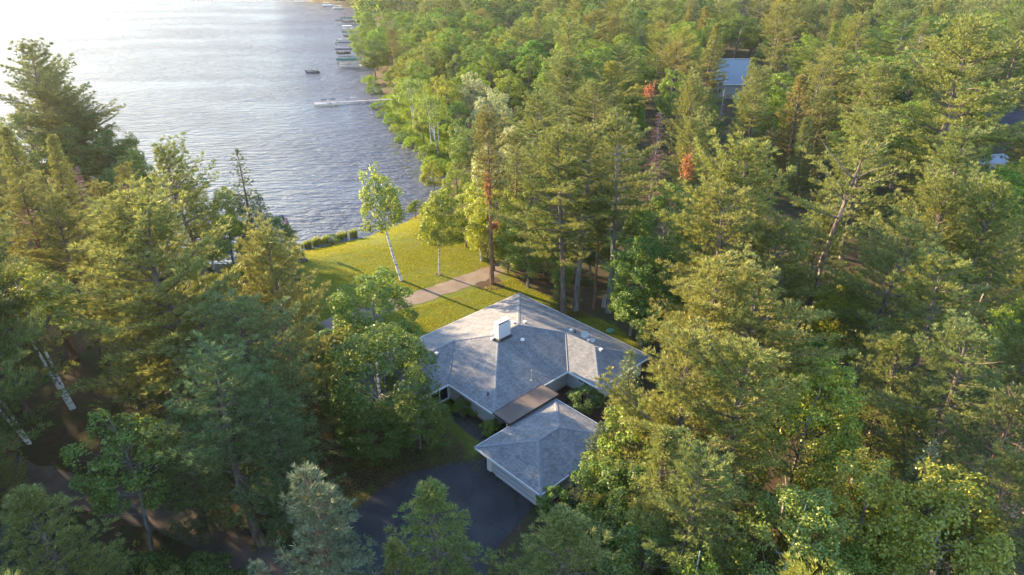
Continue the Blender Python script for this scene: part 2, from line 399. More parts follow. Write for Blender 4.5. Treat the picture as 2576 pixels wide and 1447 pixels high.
NTREE = {}
def plant(key, name, x, y, h, w=None, tint=(1, 1, 1), label=None, cat='tree', group=None, rot=None, lean=(0, 0), z=None):
    parts, H, W = PROTO[key]
    o = empty(name, (x, y, ground_z(x, y) if z is None else z)); NTREE[name] = NTREE.get(name, 0) + 1
    sz = h / H; sx = sz if w is None else w / W
    o.scale = (sx, sx, sz)
    rz = random.uniform(0, 6.28) if rot is None else rot
    o.rotation_euler = (Matrix.Rotation(lean[0], 3, Vector((-math.sin(lean[1]), math.cos(lean[1]), 0))) @ Matrix.Rotation(rz, 3, 'Z')).to_euler()
    tag(o, label, cat, group)
    for pn, me in parts:
        c = bpy.data.objects.new(pn, me); C.objects.link(c); c.parent = o
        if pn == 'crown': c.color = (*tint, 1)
    return o

# ------------------------------------------------------------------ terrain
LZ = -1.2
SHORE = [(-1500, 1400), (-420, 1400), (-330, 900)] + [at(x, y, LZ) for x, y in [
    (735, 0), (790, 9), (850, 18), (893, 24), (903, 60), (906, 110), (922, 163), (912, 200), (935, 232), (946, 250), (958, 287), (985, 325), (1015, 365),
    (1045, 400), (1078, 440), (1090, 470), (1070, 495), (1020, 528), (985, 548), (900, 580), (820, 597), (745, 613), (640, 640), (520, 640), (420, 625), (365, 600),
    (340, 540), (330, 490), (300, 445), (200, 412), (100, 388), (0, 362), (-200, 312), (-500, 252)]] + [(-900, 500), (-1500, 700)]
SH = np.array(SHORE)

def inside(poly, x, y):
    poly = np.asarray(poly, float); x = np.asarray(x, float); y = np.asarray(y, float); r = np.zeros(x.shape, bool); j = len(poly) - 1
    for i in range(len(poly)):
        xi, yi = poly[i]; xj, yj = poly[j]
        c = ((yi > y) != (yj > y)) & (x < (xj - xi) * (y - yi) / (yj - yi + 1e-12) + xi); r ^= c; j = i
    return r
def edge_dist(poly, x, y, closed=True):
    poly = np.asarray(poly, float); x = np.asarray(x, float); y = np.asarray(y, float); d = np.full(x.shape, 1e9)
    n = len(poly)
    for i in range(n if closed else n - 1):
        a = poly[i]; b = poly[(i + 1) % n]; ab = b - a; t = np.clip(((x - a[0]) * ab[0] + (y - a[1]) * ab[1]) / (ab @ ab + 1e-12), 0, 1)
        d = np.minimum(d, np.hypot(x - a[0] - t * ab[0], y - a[1] - t * ab[1]))
    return d
def shore_dist(x, y):
    return np.where(inside(SH, x, y), -1, 1) * edge_dist(SH, x, y)
def sstep(a, b, x): t = np.clip((x - a) / (b - a), 0, 1); return t * t * (3 - 2 * t)
def ground_np(x, y):
    sd = shore_dist(x, y)
    h = -2.9 + 2.9 * sstep(-7, 12, sd)
    far = sstep(1250, 2600, np.hypot(x, y)) * 90 * (.7 + .3 * np.sin(x * .0013 + 1))
    bump = (np.sin(x * .21) * np.cos(y * .17) + np.sin(x * .083 + y * .06)) * .06 * sstep(10, 20, sd) * sstep(60, 120, np.hypot(x, y - 60) )
    return h + far + bump
def ground_z(x, y): return float(ground_np(np.array([x]), np.array([y]))[0])

def axis(lo, hi, fine, n_out, far):
    a = list(np.arange(lo, hi + .01, fine)); g = np.geomspace(fine, far, n_out).cumsum()
    return np.array(sorted([lo - v for v in g] + a + [hi + v for v in g]))
gx = axis(-130, 130, 1.6, 34, 420); gy = axis(-10, 330, 1.8, 34, 420)
gx = gx[np.abs(gx) < 4500]; gy = gy[np.abs(gy) < 4800]
X, Y = np.meshgrid(gx, gy); Z = ground_np(X, Y)
LAWN = [at(*p) for p in [(690, 650), (745, 610), (820, 595), (900, 578), (985, 545), (1060, 505), (1130, 560), (1180, 600), (1250, 650), (1320, 720), (1420, 760), (1560, 830), (1640, 900),
        (1500, 940), (1300, 900), (1200, 1200), (1180, 1162), (1040, 1188), (950, 1240), (865, 1310), (800, 1400), (700, 1300), (640, 1150), (680, 950), (700, 800)]]
LAWN2 = [at(*p) for p in [(2060, 720), (2125, 720), (2135, 860), (2100, 1000), (2050, 1110), (2000, 930)]]
MARSH = [at(*p) for p in [(930, 230), (1100, 240), (1160, 330), (1140, 420), (1090, 440), (1010, 350), (950, 280)]]
def mask(poly, soft):
    d = np.where(inside(poly, X, Y), 1, -1) * edge_dist(poly, X, Y); return sstep(-soft, soft, d)
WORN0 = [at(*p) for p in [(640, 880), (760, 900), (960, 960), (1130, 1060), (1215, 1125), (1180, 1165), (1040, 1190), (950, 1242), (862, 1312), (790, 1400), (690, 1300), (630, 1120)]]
lawn = np.maximum(mask(LAWN, 1.5) * (1 - .62 * mask(WORN0, 3)), np.maximum(mask(LAWN2, 2.5) * .7, mask(MARSH, 5)))  # ground browned near the driveway, shade put into the lawn colour
me = bpy.data.meshes.new('ground'); nx, ny = len(gx), len(gy)
me.vertices.add(nx * ny); me.vertices.foreach_set('co', np.stack([X, Y, Z], -1).astype(np.float32).ravel())
ii = (np.arange(ny - 1)[:, None] * nx + np.arange(nx - 1)[None, :]).ravel(); q = np.stack([ii, ii + 1, ii + nx + 1, ii + nx], 1).astype(np.int32)
me.loops.add(q.size); me.loops.foreach_set('vertex_index', q.ravel()); me.polygons.add(len(q))
me.polygons.foreach_set('loop_start', np.arange(0, q.size, 4, dtype=np.int32)); me.polygons.foreach_set('loop_total', np.full(len(q), 4, np.int32))
me.polygons.foreach_set('use_smooth', np.ones(len(q), bool)); me.update()
at_ = me.attributes.new('grassy', 'FLOAT', 'POINT'); at_.data.foreach_set('value', lawn.ravel().astype(np.float32))

def ground_mat():
    m, nt, n, l = newmat('ground'); out = N(nt, 'ShaderNodeOutputMaterial'); b = N(nt, 'ShaderNodeBsdfPrincipled'); b.inputs['Roughness'].default_value = .95
    b.inputs['Specular IOR Level'].default_value = .08
    ge = N(nt, 'ShaderNodeNewGeometry'); at2 = N(nt, 'ShaderNodeAttribute', attribute_name='grassy')
    def noise(sc, det=6, rough=.6):
        z = N(nt, 'ShaderNodeTexNoise'); z.inputs['Scale'].default_value = sc; z.inputs['Detail'].default_value = det; z.inputs['Roughness'].default_value = rough
        l.new(ge.outputs['Position'], z.inputs['Vector']); return z
    def ramp(src, els):
        r = N(nt, 'ShaderNodeValToRGB'); 
        while len(r.color_ramp.elements) < len(els): r.color_ramp.elements.new(.5)
        for e, (p, c) in zip(r.color_ramp.elements, els): e.position = p; e.color = rgba(c)
        l.new(src, r.inputs['Fac']); return r
    n1, n2, n3, n4 = noise(.09, 5), noise(1.1, 8, .7), noise(7.5, 4, .7), noise(.35, 7, .65)
    fine = N(nt, 'ShaderNodeMath', operation='MULTIPLY_ADD'); l.new(n2.outputs['Fac'], fine.inputs[0]); fine.inputs[1].default_value = .5
    hf = N(nt, 'ShaderNodeMath', operation='MULTIPLY'); l.new(n3.outputs['Fac'], hf.inputs[0]); hf.inputs[1].default_value = .5; l.new(hf.outputs[0], fine.inputs[2])
    grass = ramp(fine.outputs[0], [(.3, (.035, .055, .008)), (.47, (.088, .108, .014)), (.62, (.14, .15, .022)), (.75, (.185, .165, .05))])
    dry = ramp(n4.outputs['Fac'], [(.52, (0, 0, 0)), (.72, (1, 1, 1))])
    gm = N(nt, 'ShaderNodeMix', data_type='RGBA'); gm.inputs['B'].default_value = (.16, .125, .06, 1); dm = N(nt, 'ShaderNodeMath', operation='MULTIPLY'); dm.inputs[1].default_value = .55
    l.new(dry.outputs['Color'], dm.inputs[0]); l.new(dm.outputs[0], gm.inputs['Factor']); l.new(grass.outputs['Color'], gm.inputs['A'])
    duff = ramp(fine.outputs[0], [(.3, (.028, .018, .012)), (.5, (.065, .042, .028)), (.7, (.12, .075, .048))])
    herb = ramp(n4.outputs['Fac'], [(.42, (0, 0, 0)), (.6, (1, 1, 1))])
    dd = N(nt, 'ShaderNodeMix', data_type='RGBA'); dd.inputs['B'].default_value = (.035, .055, .018, 1); hm = N(nt, 'ShaderNodeMath', operation='MULTIPLY'); hm.inputs[1].default_value = .7
    l.new(herb.outputs['Color'], hm.inputs[0]); l.new(hm.outputs[0], dd.inputs['Factor']); l.new(duff.outputs['Color'], dd.inputs['A'])
    ad = N(nt, 'ShaderNodeMath', operation='ADD'); l.new(at2.outputs['Fac'], ad.inputs[0]); sb = N(nt, 'ShaderNodeMath', operation='MULTIPLY_ADD'); sb.inputs[1].default_value = .9; sb.inputs[2].default_value = -.45
    l.new(n4.outputs['Fac'], sb.inputs[0]); l.new(sb.outputs[0], ad.inputs[1]); th = N(nt, 'ShaderNodeMapRange'); th.inputs['From Min'].default_value = .38; th.inputs['From Max'].default_value = .62
    l.new(ad.outputs[0], th.inputs['Value'])
    fm = N(nt, 'ShaderNodeMix', data_type='RGBA'); l.new(th.outputs['Result'], fm.inputs['Factor']); l.new(dd.outputs['Result'], fm.inputs['A']); l.new(gm.outputs['Result'], fm.inputs['B'])
    l.new(fm.outputs['Result'], b.inputs['Base Color'])
    bp = N(nt, 'ShaderNodeBump'); bp.inputs['Strength'].default_value = .8; bp.inputs['Distance'].default_value = .12
    l.new(fine.outputs[0], bp.inputs['Height']); l.new(bp.outputs[0], b.inputs['Normal']); l.new(b.outputs[0], out.inputs['Surface'])
    return m
me.materials.append(ground_mat()); g = mesh_obj('ground', me); tag(g, kind='structure')

# lake
def lake_mat():
    m, nt, n, l = newmat('lake_water'); out = N(nt, 'ShaderNodeOutputMaterial'); b = N(nt, 'ShaderNodeBsdfDiffuse'); b.inputs['Color'].default_value = (.092, .098, .130, 1)
    gl = N(nt, 'ShaderNodeBsdfGlossy'); gl.inputs['Roughness'].default_value = .12; gl.inputs['Color'].default_value = (.43, .435, .455, 1)
    fr = N(nt, 'ShaderNodeFresnel'); fr.inputs['IOR'].default_value = 1.25; mixs = N(nt, 'ShaderNodeMixShader'); l.new(fr.outputs[0], mixs.inputs[0]); l.new(b.outputs[0], mixs.inputs[1]); l.new(gl.outputs[0], mixs.inputs[2])
    ge = N(nt, 'ShaderNodeNewGeometry')
    def waves(rot, sx, sy, sc, det):
        mp = N(nt, 'ShaderNodeMapping'); mp.inputs['Rotation'].default_value = (0, 0, R(rot)); mp.inputs['Scale'].default_value = (sx, sy, 1)
        z = N(nt, 'ShaderNodeTexNoise'); z.inputs['Scale'].default_value = sc; z.inputs['Detail'].default_value = det; z.inputs['Roughness'].default_value = .55; z.inputs['Distortion'].default_value = .25
        l.new(ge.outputs['Position'], mp.inputs['Vector']); l.new(mp.outputs[0], z.inputs['Vector']); return z
    a, c, d, e = waves(10, .28, 1, .75, 2), waves(22, .5, 1, 2.1, 3), waves(-35, .6, 1, .35, 2), waves(5, .4, 1, .035, 3)
    s1 = N(nt, 'ShaderNodeMath', operation='MULTIPLY_ADD'); l.new(c.outputs['Fac'], s1.inputs[0]); s1.inputs[1].default_value = .42; l.new(a.outputs['Fac'], s1.inputs[2])
    s2 = N(nt, 'ShaderNodeMath', operation='MULTIPLY_ADD'); l.new(d.outputs['Fac'], s2.inputs[0]); s2.inputs[1].default_value = .7; l.new(s1.outputs[0], s2.inputs[2])
    bp = N(nt, 'ShaderNodeBump'); bp.inputs['Distance'].default_value = 1.6
    st = N(nt, 'ShaderNodeMapRange'); st.inputs['From Min'].default_value = .35; st.inputs['From Max'].default_value = .65; st.inputs['To Min'].default_value = .35; st.inputs['To Max'].default_value = .75
    l.new(e.outputs['Fac'], st.inputs['Value']); l.new(st.outputs['Result'], bp.inputs['Strength'])
    l.new(s2.outputs[0], bp.inputs['Height'])
    for q_ in (b, gl, fr): l.new(bp.outputs[0], q_.inputs['Normal'])
    l.new(mixs.outputs[0], out.inputs['Surface']); return m
mb = MB(); mb.add([(-4000, 60, LZ), (120, 60, LZ), (120, 1400, LZ), (-400, 1700, LZ), (-4000, 1700, LZ)], [(0, 1, 2, 3, 4)])
lk = mesh_obj('lake', mb.mesh('lake', lake_mat())); tag(lk, kind='structure')

# draped sheets: paths and drives
def ribbon(name, pts, widths, lift, mat, jag=.15):
    P = np.array(pts, float); seg = np.r_[0, np.cumsum(np.hypot(*np.diff(P, axis=0).T))]; s = np.arange(0, seg[-1], .7)
    cx, cy = np.interp(s, seg, P[:, 0]), np.interp(s, seg, P[:, 1])
    for _ in range(6):
        cx[1:-1] = (cx[:-2] + 2 * cx[1:-1] + cx[2:]) / 4; cy[1:-1] = (cy[:-2] + 2 * cy[1:-1] + cy[2:]) / 4
    w = np.interp(s, seg, widths if hasattr(widths, '__len__') else [widths] * len(P)); tx, ty = np.gradient(cx), np.gradient(cy); L = np.hypot(tx, ty); nx_, ny_ = -ty / L, tx / L
    rng = np.random.default_rng(len(s)); vs = []; K = 6
    for i in range(len(s)):
        for k in range(K + 1):
            u = (k / K - .5) * (w[i] + (rng.normal() * jag if k in (0, K) else 0)); x, y = cx[i] + nx_[i] * u, cy[i] + ny_[i] * u; vs.append((x, y))
    vs = np.array(vs); z = ground_np(vs[:, 0], vs[:, 1]) + lift; mb = MB()
    mb.add(np.c_[vs, z], [(i * (K + 1) + k + 1, i * (K + 1) + k, (i + 1) * (K + 1) + k, (i + 1) * (K + 1) + k + 1)[::-1] for i in range(len(s) - 1) for k in range(K)])
    return tag(mesh_obj(name, mb.mesh(name, mat)), kind='structure')
def sheet(name, poly, lift, mat, fine=.6, jag=.12):
    P = np.array(poly); n = len(P); Q = []
    for i in range(n):
        a, b = P[i], P[(i + 1) % n]; k = max(1, int(np.hypot(*(b - a)) / fine)); Q += [a + (b - a) * t / k for t in range(k)]
    Q = np.array(Q)
    for _ in range(5): Q = (np.roll(Q, 1, 0) + 2 * Q + np.roll(Q, -1, 0)) / 4
    Q += np.random.default_rng(3).normal(size=Q.shape) * jag * .35
    Q += np.random.default_rng(9).normal(size=Q.shape) * jag * .5; z = ground_np(Q[:, 0], Q[:, 1]) + lift; mb = MB(); mb.add(np.c_[Q, z], [tuple(range(len(Q)))]); me = mb.mesh(name, mat)
    if me.polygons[0].normal.z < 0: me.flip_normals()
    return tag(mesh_obj(name, me), kind='structure')
def road_mat(name, c1, c2, c3, cracks=0.0, rough=.92):
    m, nt, n, l = newmat(name); out = N(nt, 'ShaderNodeOutputMaterial'); b = N(nt, 'ShaderNodeBsdfPrincipled'); b.inputs['Roughness'].default_value = rough
    b.inputs['Specular IOR Level'].default_value = .15
    ge = N(nt, 'ShaderNodeNewGeometry'); z1 = N(nt, 'ShaderNodeTexNoise'); z1.inputs['Scale'].default_value = .45; z1.inputs['Detail'].default_value = 7
    z2 = N(nt, 'ShaderNodeTexNoise'); z2.inputs['Scale'].default_value = 9; z2.inputs['Detail'].default_value = 4
    for z in (z1, z2): l.new(ge.outputs['Position'], z.inputs['Vector'])
    r = N(nt, 'ShaderNodeValToRGB'); r.color_ramp.elements.new(.5)
    for e, (p, c) in zip(r.color_ramp.elements, [(.32, c1), (.5, c2), (.68, c3)]): e.position = p; e.color = rgba(c)
    av = N(nt, 'ShaderNodeMath', operation='MULTIPLY_ADD'); l.new(z2.outputs['Fac'], av.inputs[0]); av.inputs[1].default_value = .4
    h = N(nt, 'ShaderNodeMath', operation='MULTIPLY'); l.new(z1.outputs['Fac'], h.inputs[0]); h.inputs[1].default_value = .6; l.new(h.outputs[0], av.inputs[2]); l.new(av.outputs[0], r.inputs['Fac'])
    col = r.outputs['Color']
    if cracks:
        vo = N(nt, 'ShaderNodeTexVoronoi', feature='DISTANCE_TO_EDGE'); vo.inputs['Scale'].default_value = .16; vo.inputs['Randomness'].default_value = 1
        zz = N(nt, 'ShaderNodeTexNoise'); zz.inputs['Scale'].default_value = .8; zz.inputs['Detail'].default_value = 4; l.new(ge.outputs['Position'], zz.inputs['Vector'])
        mxv = N(nt, 'ShaderNodeVectorMath', operation='MULTIPLY_ADD'); mxv.inputs[1].default_value = (2.2, 2.2, 2.2); l.new(zz.outputs['Color'], mxv.inputs[0]); l.new(ge.outputs['Position'], mxv.inputs[2]); l.new(mxv.outputs[0], vo.inputs['Vector'])
        lt = N(nt, 'ShaderNodeMapRange'); lt.inputs['From Min'].default_value = .004; lt.inputs['From Max'].default_value = .012; lt.inputs['To Min'].default_value = cracks; lt.inputs['To Max'].default_value = 0; l.new(vo.outputs['Distance'], lt.inputs['Value'])
        mx = N(nt, 'ShaderNodeMix', data_type='RGBA'); mx.inputs['B'].default_value = (.008, .008, .009, 1); l.new(lt.outputs['Result'], mx.inputs['Factor']); l.new(col, mx.inputs['A']); col = mx.outputs['Result']
    l.new(col, b.inputs['Base Color']); bp = N(nt, 'ShaderNodeBump'); bp.inputs['Strength'].default_value = .5; bp.inputs['Distance'].default_value = .04; l.new(z2.outputs['Fac'], bp.inputs['Height']); l.new(bp.outputs[0], b.inputs['Normal'])
    l.new(b.outputs[0], out.inputs['Surface']); return m
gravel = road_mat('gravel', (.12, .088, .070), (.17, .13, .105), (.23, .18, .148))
tar = road_mat('asphalt', (.032, .031, .034), (.044, .043, .047), (.060, .058, .061), .35)
def z4(x, y): return at((1000 + x * .3882) / 1.4907, (600 + y * .3881) / 1.4907)
ribbon('gravel_path', [at(700, 905), at(760, 860), at(835, 815), at(900, 800), z4(1180, 1415), z4(1375, 1357), z4(1650, 1268), z4(1930, 1165), z4(2200, 1060), z4(2420, 985), at(1360, 600)],
       [3.2, 3.2, 3.4, 3.4, 3.4, 3.4, 3.4, 3.4, 3.4, 3.2, 3], .015, gravel, .3)
ribbon('gravel_road', [at(-120, 1130), at(0, 1175), at(110, 1215), at(250, 1250), at(440, 1302), at(560, 1365), at(700, 1440), at(860, 1560)], 3.3, .015, road_mat('shaded_gravel', (.07, .053, .043), (.10, .078, .064), (.14, .11, .093)), .3)  # same gravel darkened, shade put into its colour
sheet('asphalt_driveway', [at(*p) for p in [(868, 1302), (905, 1268), (950, 1239), (1000, 1203), (1040, 1186), (1085, 1170), (1130, 1161), (1192, 1164), (1215, 1150), (1262, 1148), (1348, 1255), (1350, 1272), (1325, 1300), (1306, 1322), (1262, 1358), (1231, 1400), (1215, 1500), (930, 1600), (880, 1500), (858, 1400), (845, 1335)]], .012, tar)
sheet('walkway', [at(*p) for p in [(1118, 1035), (1150, 1030), (1195, 1065), (1238, 1108), (1226, 1122), (1205, 1112), (1160, 1078)]], .012, tar, .5, .05)
sheet('flower_bed', [at(*p) for p in [(1120, 1000), (1165, 985), (1290, 1080), (1260, 1100), (1225, 1095), (1170, 1050)]], .006, road_mat('mulch', (.03, .018, .012), (.055, .034, .024), (.09, .058, .04)), .5, .1)
sheet('courtyard', [at(*p) for p in [(1390, 1000), (1420, 960), (1500, 1010), (1560, 1040), (1500, 1080), (1440, 1050)]], .006, bpy.data.materials['mulch'], .5, .1)
duffbed = bpy.data.materials['mulch']
for k, (px, py, rr) in enumerate([(1237, 716, 2.2), (1447, 780, 2.6), (1105, 691, .9), (1010, 707, .8)]):
    cx, cy = at(px, py); rg = np.random.default_rng(k)
    sheet('needle_bed', [(cx + rr * math.cos(a) * rg.uniform(.7, 1.2), cy + rr * math.sin(a) * rg.uniform(.7, 1.2)) for a in np.linspace(0, 6.28, 13)[:-1]], .006, duffbed, .4, .15)

# ------------------------------------------------------------------ house
T0 = np.array([.926, 79.524]); UD = np.array([-.72176, -.69214]); VD = np.array([.69214, -.72176]); ZE = 2.5; SL = .25
def hp(U, V, z=0.0): p = T0 + U * UD + V * VD; return (p[0], p[1], z)
AXS = ((UD[0], UD[1], 0), (VD[0], VD[1], 0), (0, 0, 1))
def shingle_mat():
    m, nt, n, l = newmat('asphalt_shingles'); out = N(nt, 'ShaderNodeOutputMaterial'); b = N(nt, 'ShaderNodeBsdfPrincipled'); b.inputs['Roughness'].default_value = .85; b.inputs['Specular IOR Level'].default_value = .25
    uv = N(nt, 'ShaderNodeUVMap'); br = N(nt, 'ShaderNodeTexBrick'); br.offset = .5
    br.inputs['Scale'].default_value = 1; br.inputs['Brick Width'].default_value = .34; br.inputs['Row Height'].default_value = .16; br.inputs['Mortar Size'].default_value = .012; br.inputs['Mortar Smooth'].default_value = .3; br.inputs['Bias'].default_value = -.1
    br.inputs['Color1'].default_value = (.155, .153, .16, 1); br.inputs['Color2'].default_value = (.235, .232, .24, 1); br.inputs['Mortar'].default_value = (.09, .092, .10, 1)
    l.new(uv.outputs[0], br.inputs['Vector']); z = N(nt, 'ShaderNodeTexNoise'); z.inputs['Scale'].default_value = .9; z.inputs['Detail'].default_value = 6; l.new(uv.outputs[0], z.inputs['Vector'])
    mp = N(nt, 'ShaderNodeMapping'); mp.inputs['Scale'].default_value = (1.6, .22, 1); l.new(uv.outputs[0], mp.inputs['Vector']); z2 = N(nt, 'ShaderNodeTexNoise'); z2.inputs['Scale'].default_value = 1.2; z2.inputs['Detail'].default_value = 5; l.new(mp.outputs[0], z2.inputs['Vector'])
    mr = N(nt, 'ShaderNodeMapRange'); mr.inputs['From Min'].default_value = .3; mr.inputs['From Max'].default_value = .7; mr.inputs['To Min'].default_value = .86; mr.inputs['To Max'].default_value = 1.12; l.new(z.outputs['Fac'], mr.inputs['Value'])
    m2 = N(nt, 'ShaderNodeMapRange'); m2.inputs['From Min'].default_value = .3; m2.inputs['From Max'].default_value = .7; m2.inputs['To Min'].default_value = .85; m2.inputs['To Max'].default_value = 1.1; l.new(z2.outputs['Fac'], m2.inputs['Value'])
    pr = N(nt, 'ShaderNodeMath', operation='MULTIPLY'); l.new(mr.outputs[0], pr.inputs[0]); l.new(m2.outputs[0], pr.inputs[1])
    st = N(nt, 'ShaderNodeMapRange'); st.inputs['From Min'].default_value = .56; st.inputs['From Max'].default_value = .74; st.inputs['To Max'].default_value = .45; z3 = N(nt, 'ShaderNodeTexNoise'); z3.inputs['Scale'].default_value = .55; z3.inputs['Detail'].default_value = 8; z3.inputs['Roughness'].default_value = .7; l.new(mp.outputs[0], z3.inputs['Vector']); l.new(z3.outputs['Fac'], st.inputs['Value'])
    sx = N(nt, 'ShaderNodeMix', data_type='RGBA'); sx.inputs['B'].default_value = (.085, .075, .066, 1); l.new(st.outputs[0], sx.inputs['Factor']); l.new(br.outputs['Color'], sx.inputs['A'])
    hs = N(nt, 'ShaderNodeHueSaturation'); l.new(sx.outputs['Result'], hs.inputs['Color']); l.new(pr.outputs[0], hs.inputs['Value']); l.new(hs.outputs['Color'], b.inputs['Base Color'])
    bp = N(nt, 'ShaderNodeBump'); bp.inputs['Strength'].default_value = .5; bp.inputs['Distance'].default_value = .02; bp.invert = True; l.new(br.outputs['Fac'], bp.inputs['Height']); l.new(bp.outputs[0], b.inputs['Normal']); l.new(b.outputs[0], out.inputs['Surface']); return m
M['shingle'] = shingle_mat()
M['cap'] = simple('ridge_shingles', (.185, .19, .205), .85, noise=.25, nscale=3)
M['valley'] = simple('valley_lining', (.14, .14, .16), .8)
M['white'] = simple('white_paint', (.66, .66, .66), .5, noise=.04)
M['siding'] = simple('pale_siding', (.40, .41, .42), .7, noise=.06)
M['glass'] = simple('window_glass', (.02, .022, .026), .08, noise=.02, spec=.6)
M['dark'] = simple('dark_metal', (.03, .03, .032), .5)
M['tarroof'] = road_mat('tar_and_gravel', (.085, .064, .055), (.128, .10, .088), (.17, .135, .117))
M['doorp'] = simple('garage_door_paint', (.42, .45, .52), .5, noise=.04)
M['galv'] = simple('galvanised_metal', (.45, .46, .48), .4, .6)
M['brickred'] = simple('clay_flue', (.35, .14, .09), .8)
M['lead'] = simple('dark_flashing', (.045, .043, .042), .6, noise=.3)
M['stucco'] = simple('painted_masonry', (.62, .62, .63), .8, noise=.05, nscale=14)

def roof(name, parent, base, faces, verts, ze, thick=.10):
    """verts: name -> (U,V,rise); faces: (list of names, along axis 'U'/'V', up sign)"""
    mb = MB(); uvs = []
    for names, ax in faces:
        ps = [verts[k] for k in names]; mb.add([hp(a, b_, ze + c) for a, b_, c in ps], [tuple(range(len(ps)))])
        for a, b_, c in ps: uvs.append(((a if ax == 'U' else b_) , c / SL * 1.0308 * 1.0))
    me = mb.mesh(name, M['shingle'], base); ul = me.uv_layers.new(name='UVMap')
    k = 0
    for p in me.polygons:
        for li in p.loop_indices: ul.data[li].uv = uvs[me.loops[li].vertex_index]
    for p in me.polygons:
        if p.normal.z < 0: p.flip()
    return mesh_obj(name, me, parent)
def line_cap(mb, a, b, w=.34, h=.035, seg=.33):
    a, b = np.array(a), np.array(b); L = np.linalg.norm(b - a); d = (b - a) / L; s = np.cross(d, (0, 0, 1)); s /= np.linalg.norm(s); n = np.cross(s, d)
    k = max(1, int(L / seg))
    for i in range(k):
        c = a + d * L * (i + .5) / k + np.array([0, 0, .006 + .004 * (i % 2)])
        for sg in (-1, 1):
            o = c + s * sg * w / 4 - np.array([0, 0, w / 4 * SL * .8]); sx = s * sg - np.array([0, 0, SL * .7]); sx /= np.linalg.norm(sx); nn = np.cross(sx, d) * sg; 
            mb.box(o, (L / k * 1.02, w / 2, h), (d, sx * sg, nn if nn[2] > 0 else -nn))
def fascia(mb, pts, z, h=.2, t=.045, out=.03):
    n = len(pts)
    for i in range(n):
        a, b = np.array(pts[i]), np.array(pts[(i + 1) % n]); c = (a + b) / 2; L = np.linalg.norm(b - a)
        along = 'U' if abs(b[0] - a[0]) > abs(b[1] - a[1]) else 'V'
        mb.box(hp(c[0], c[1], z - h / 2 + .012), (L if along == 'U' else t, L if along == 'V' else t, h), AXS)
def walls(mb, pts, z0, z1):
    n = len(pts); mb.add([hp(a, b, z) for z in (z0, z1) for a, b in pts], [(i, (i + 1) % n, n + (i + 1) % n, n + i) for i in range(n)])

HB = hp(10, 8, 0); house = root('house', HB, 'large low house with grey shingled hip roofs beside the sunny lawn', 'house')
VS = dict(T=(0, 0, 0), E=(0, 21.1, 0), BS=(8.97, 21.1, 0), VBi=(8.97, 16.7, 0), S=(19.75, 16.7, 0), VAi=(19.75, 9.66, 0), A2=(26.6, 9.66, 0), A1=(26.6, 0, 0), P=(8.35, 8.35, 2.0875), Q=(11.4, 8.35, 2.0875),
          VA=(14.92, 4.83, 1.2075), AE=(21.77, 4.83, 1.2075), VB=(4.485, 12.215, 1.12125), BQ=(4.485, 16.615, 1.12125))
rf = roof('roof', house, HB, [('T P Q VA AE A1'.split(), 'U'), ('T E BQ VB P'.split(), 'V'), ('A1 AE A2'.split(), 'V'), ('A2 AE VA VAi'.split(), 'U'), ('VAi VA Q S'.split(), 'V'), ('S Q P VB VBi'.split(), 'U'), ('VBi VB BQ BS'.split(), 'V'), ('E BS BQ'.split(), 'U')], VS, ZE)
mb = MB(); w3 = lambda k: hp(VS[k][0], VS[k][1], ZE + VS[k][2] + .01)
for a, b in [('P', 'Q'), ('T', 'P'), ('P', 'VB'), ('VB', 'BQ'), ('BQ', 'BS'), ('BQ', 'E'), ('Q', 'VA'), ('VA', 'AE'), ('AE', 'A1'), ('AE', 'A2'), ('Q', 'S')]: line_cap(mb, w3(a), w3(b))
sub(mb, 'ridge_cap', M['cap'], rf, HB)
for a, b in [('VA', 'VAi'), ('VB', 'VBi')]:
    mb = MB(); p, q_ = np.array(w3(a)), np.array(w3(b)); mb.tube([p + (0, 0, .0), q_ + (0, 0, .0)], .05, 4); sub(mb, 'valley_strip', M['valley'], rf, HB)
OUT = [VS[k][:2] for k in ('T', 'E', 'BS', 'VBi', 'S', 'VAi', 'A2', 'A1')]
mb = MB(); fascia(mb, OUT, ZE); sub(mb, 'gutter', M['white'], rf, HB)
mb = MB(); mb.add([hp(a, b, ZE - .17) for a, b in OUT], [tuple(range(8))]); sub(mb, 'soffit', M['white'], house, HB)
WALL = [(.7, .7), (.7, 20.4), (8.27, 20.4), (8.27, 16.0), (19.05, 16.0), (19.05, 8.96), (25.9, 8.96), (25.9, .7)]
mb = MB(); walls(mb, WALL, -.1, ZE - .1); sub(mb, 'wall', M['siding'], house, HB)
mb = MB()
for i in range(8):       # dark plinth
    a, b = np.array(WALL[i]), np.array(WALL[(i + 1) % 8]); c = (a + b) / 2; L = np.linalg.norm(b - a); al = abs(b[0] - a[0]) > abs(b[1] - a[1])
    mb.box(hp(c[0], c[1], .12), (L + .02 if al else .03, .03 if al else L + .02, .24), AXS)
sub(mb, 'plinth', simple('concrete', (.28, .27, .26), .9), house, HB)
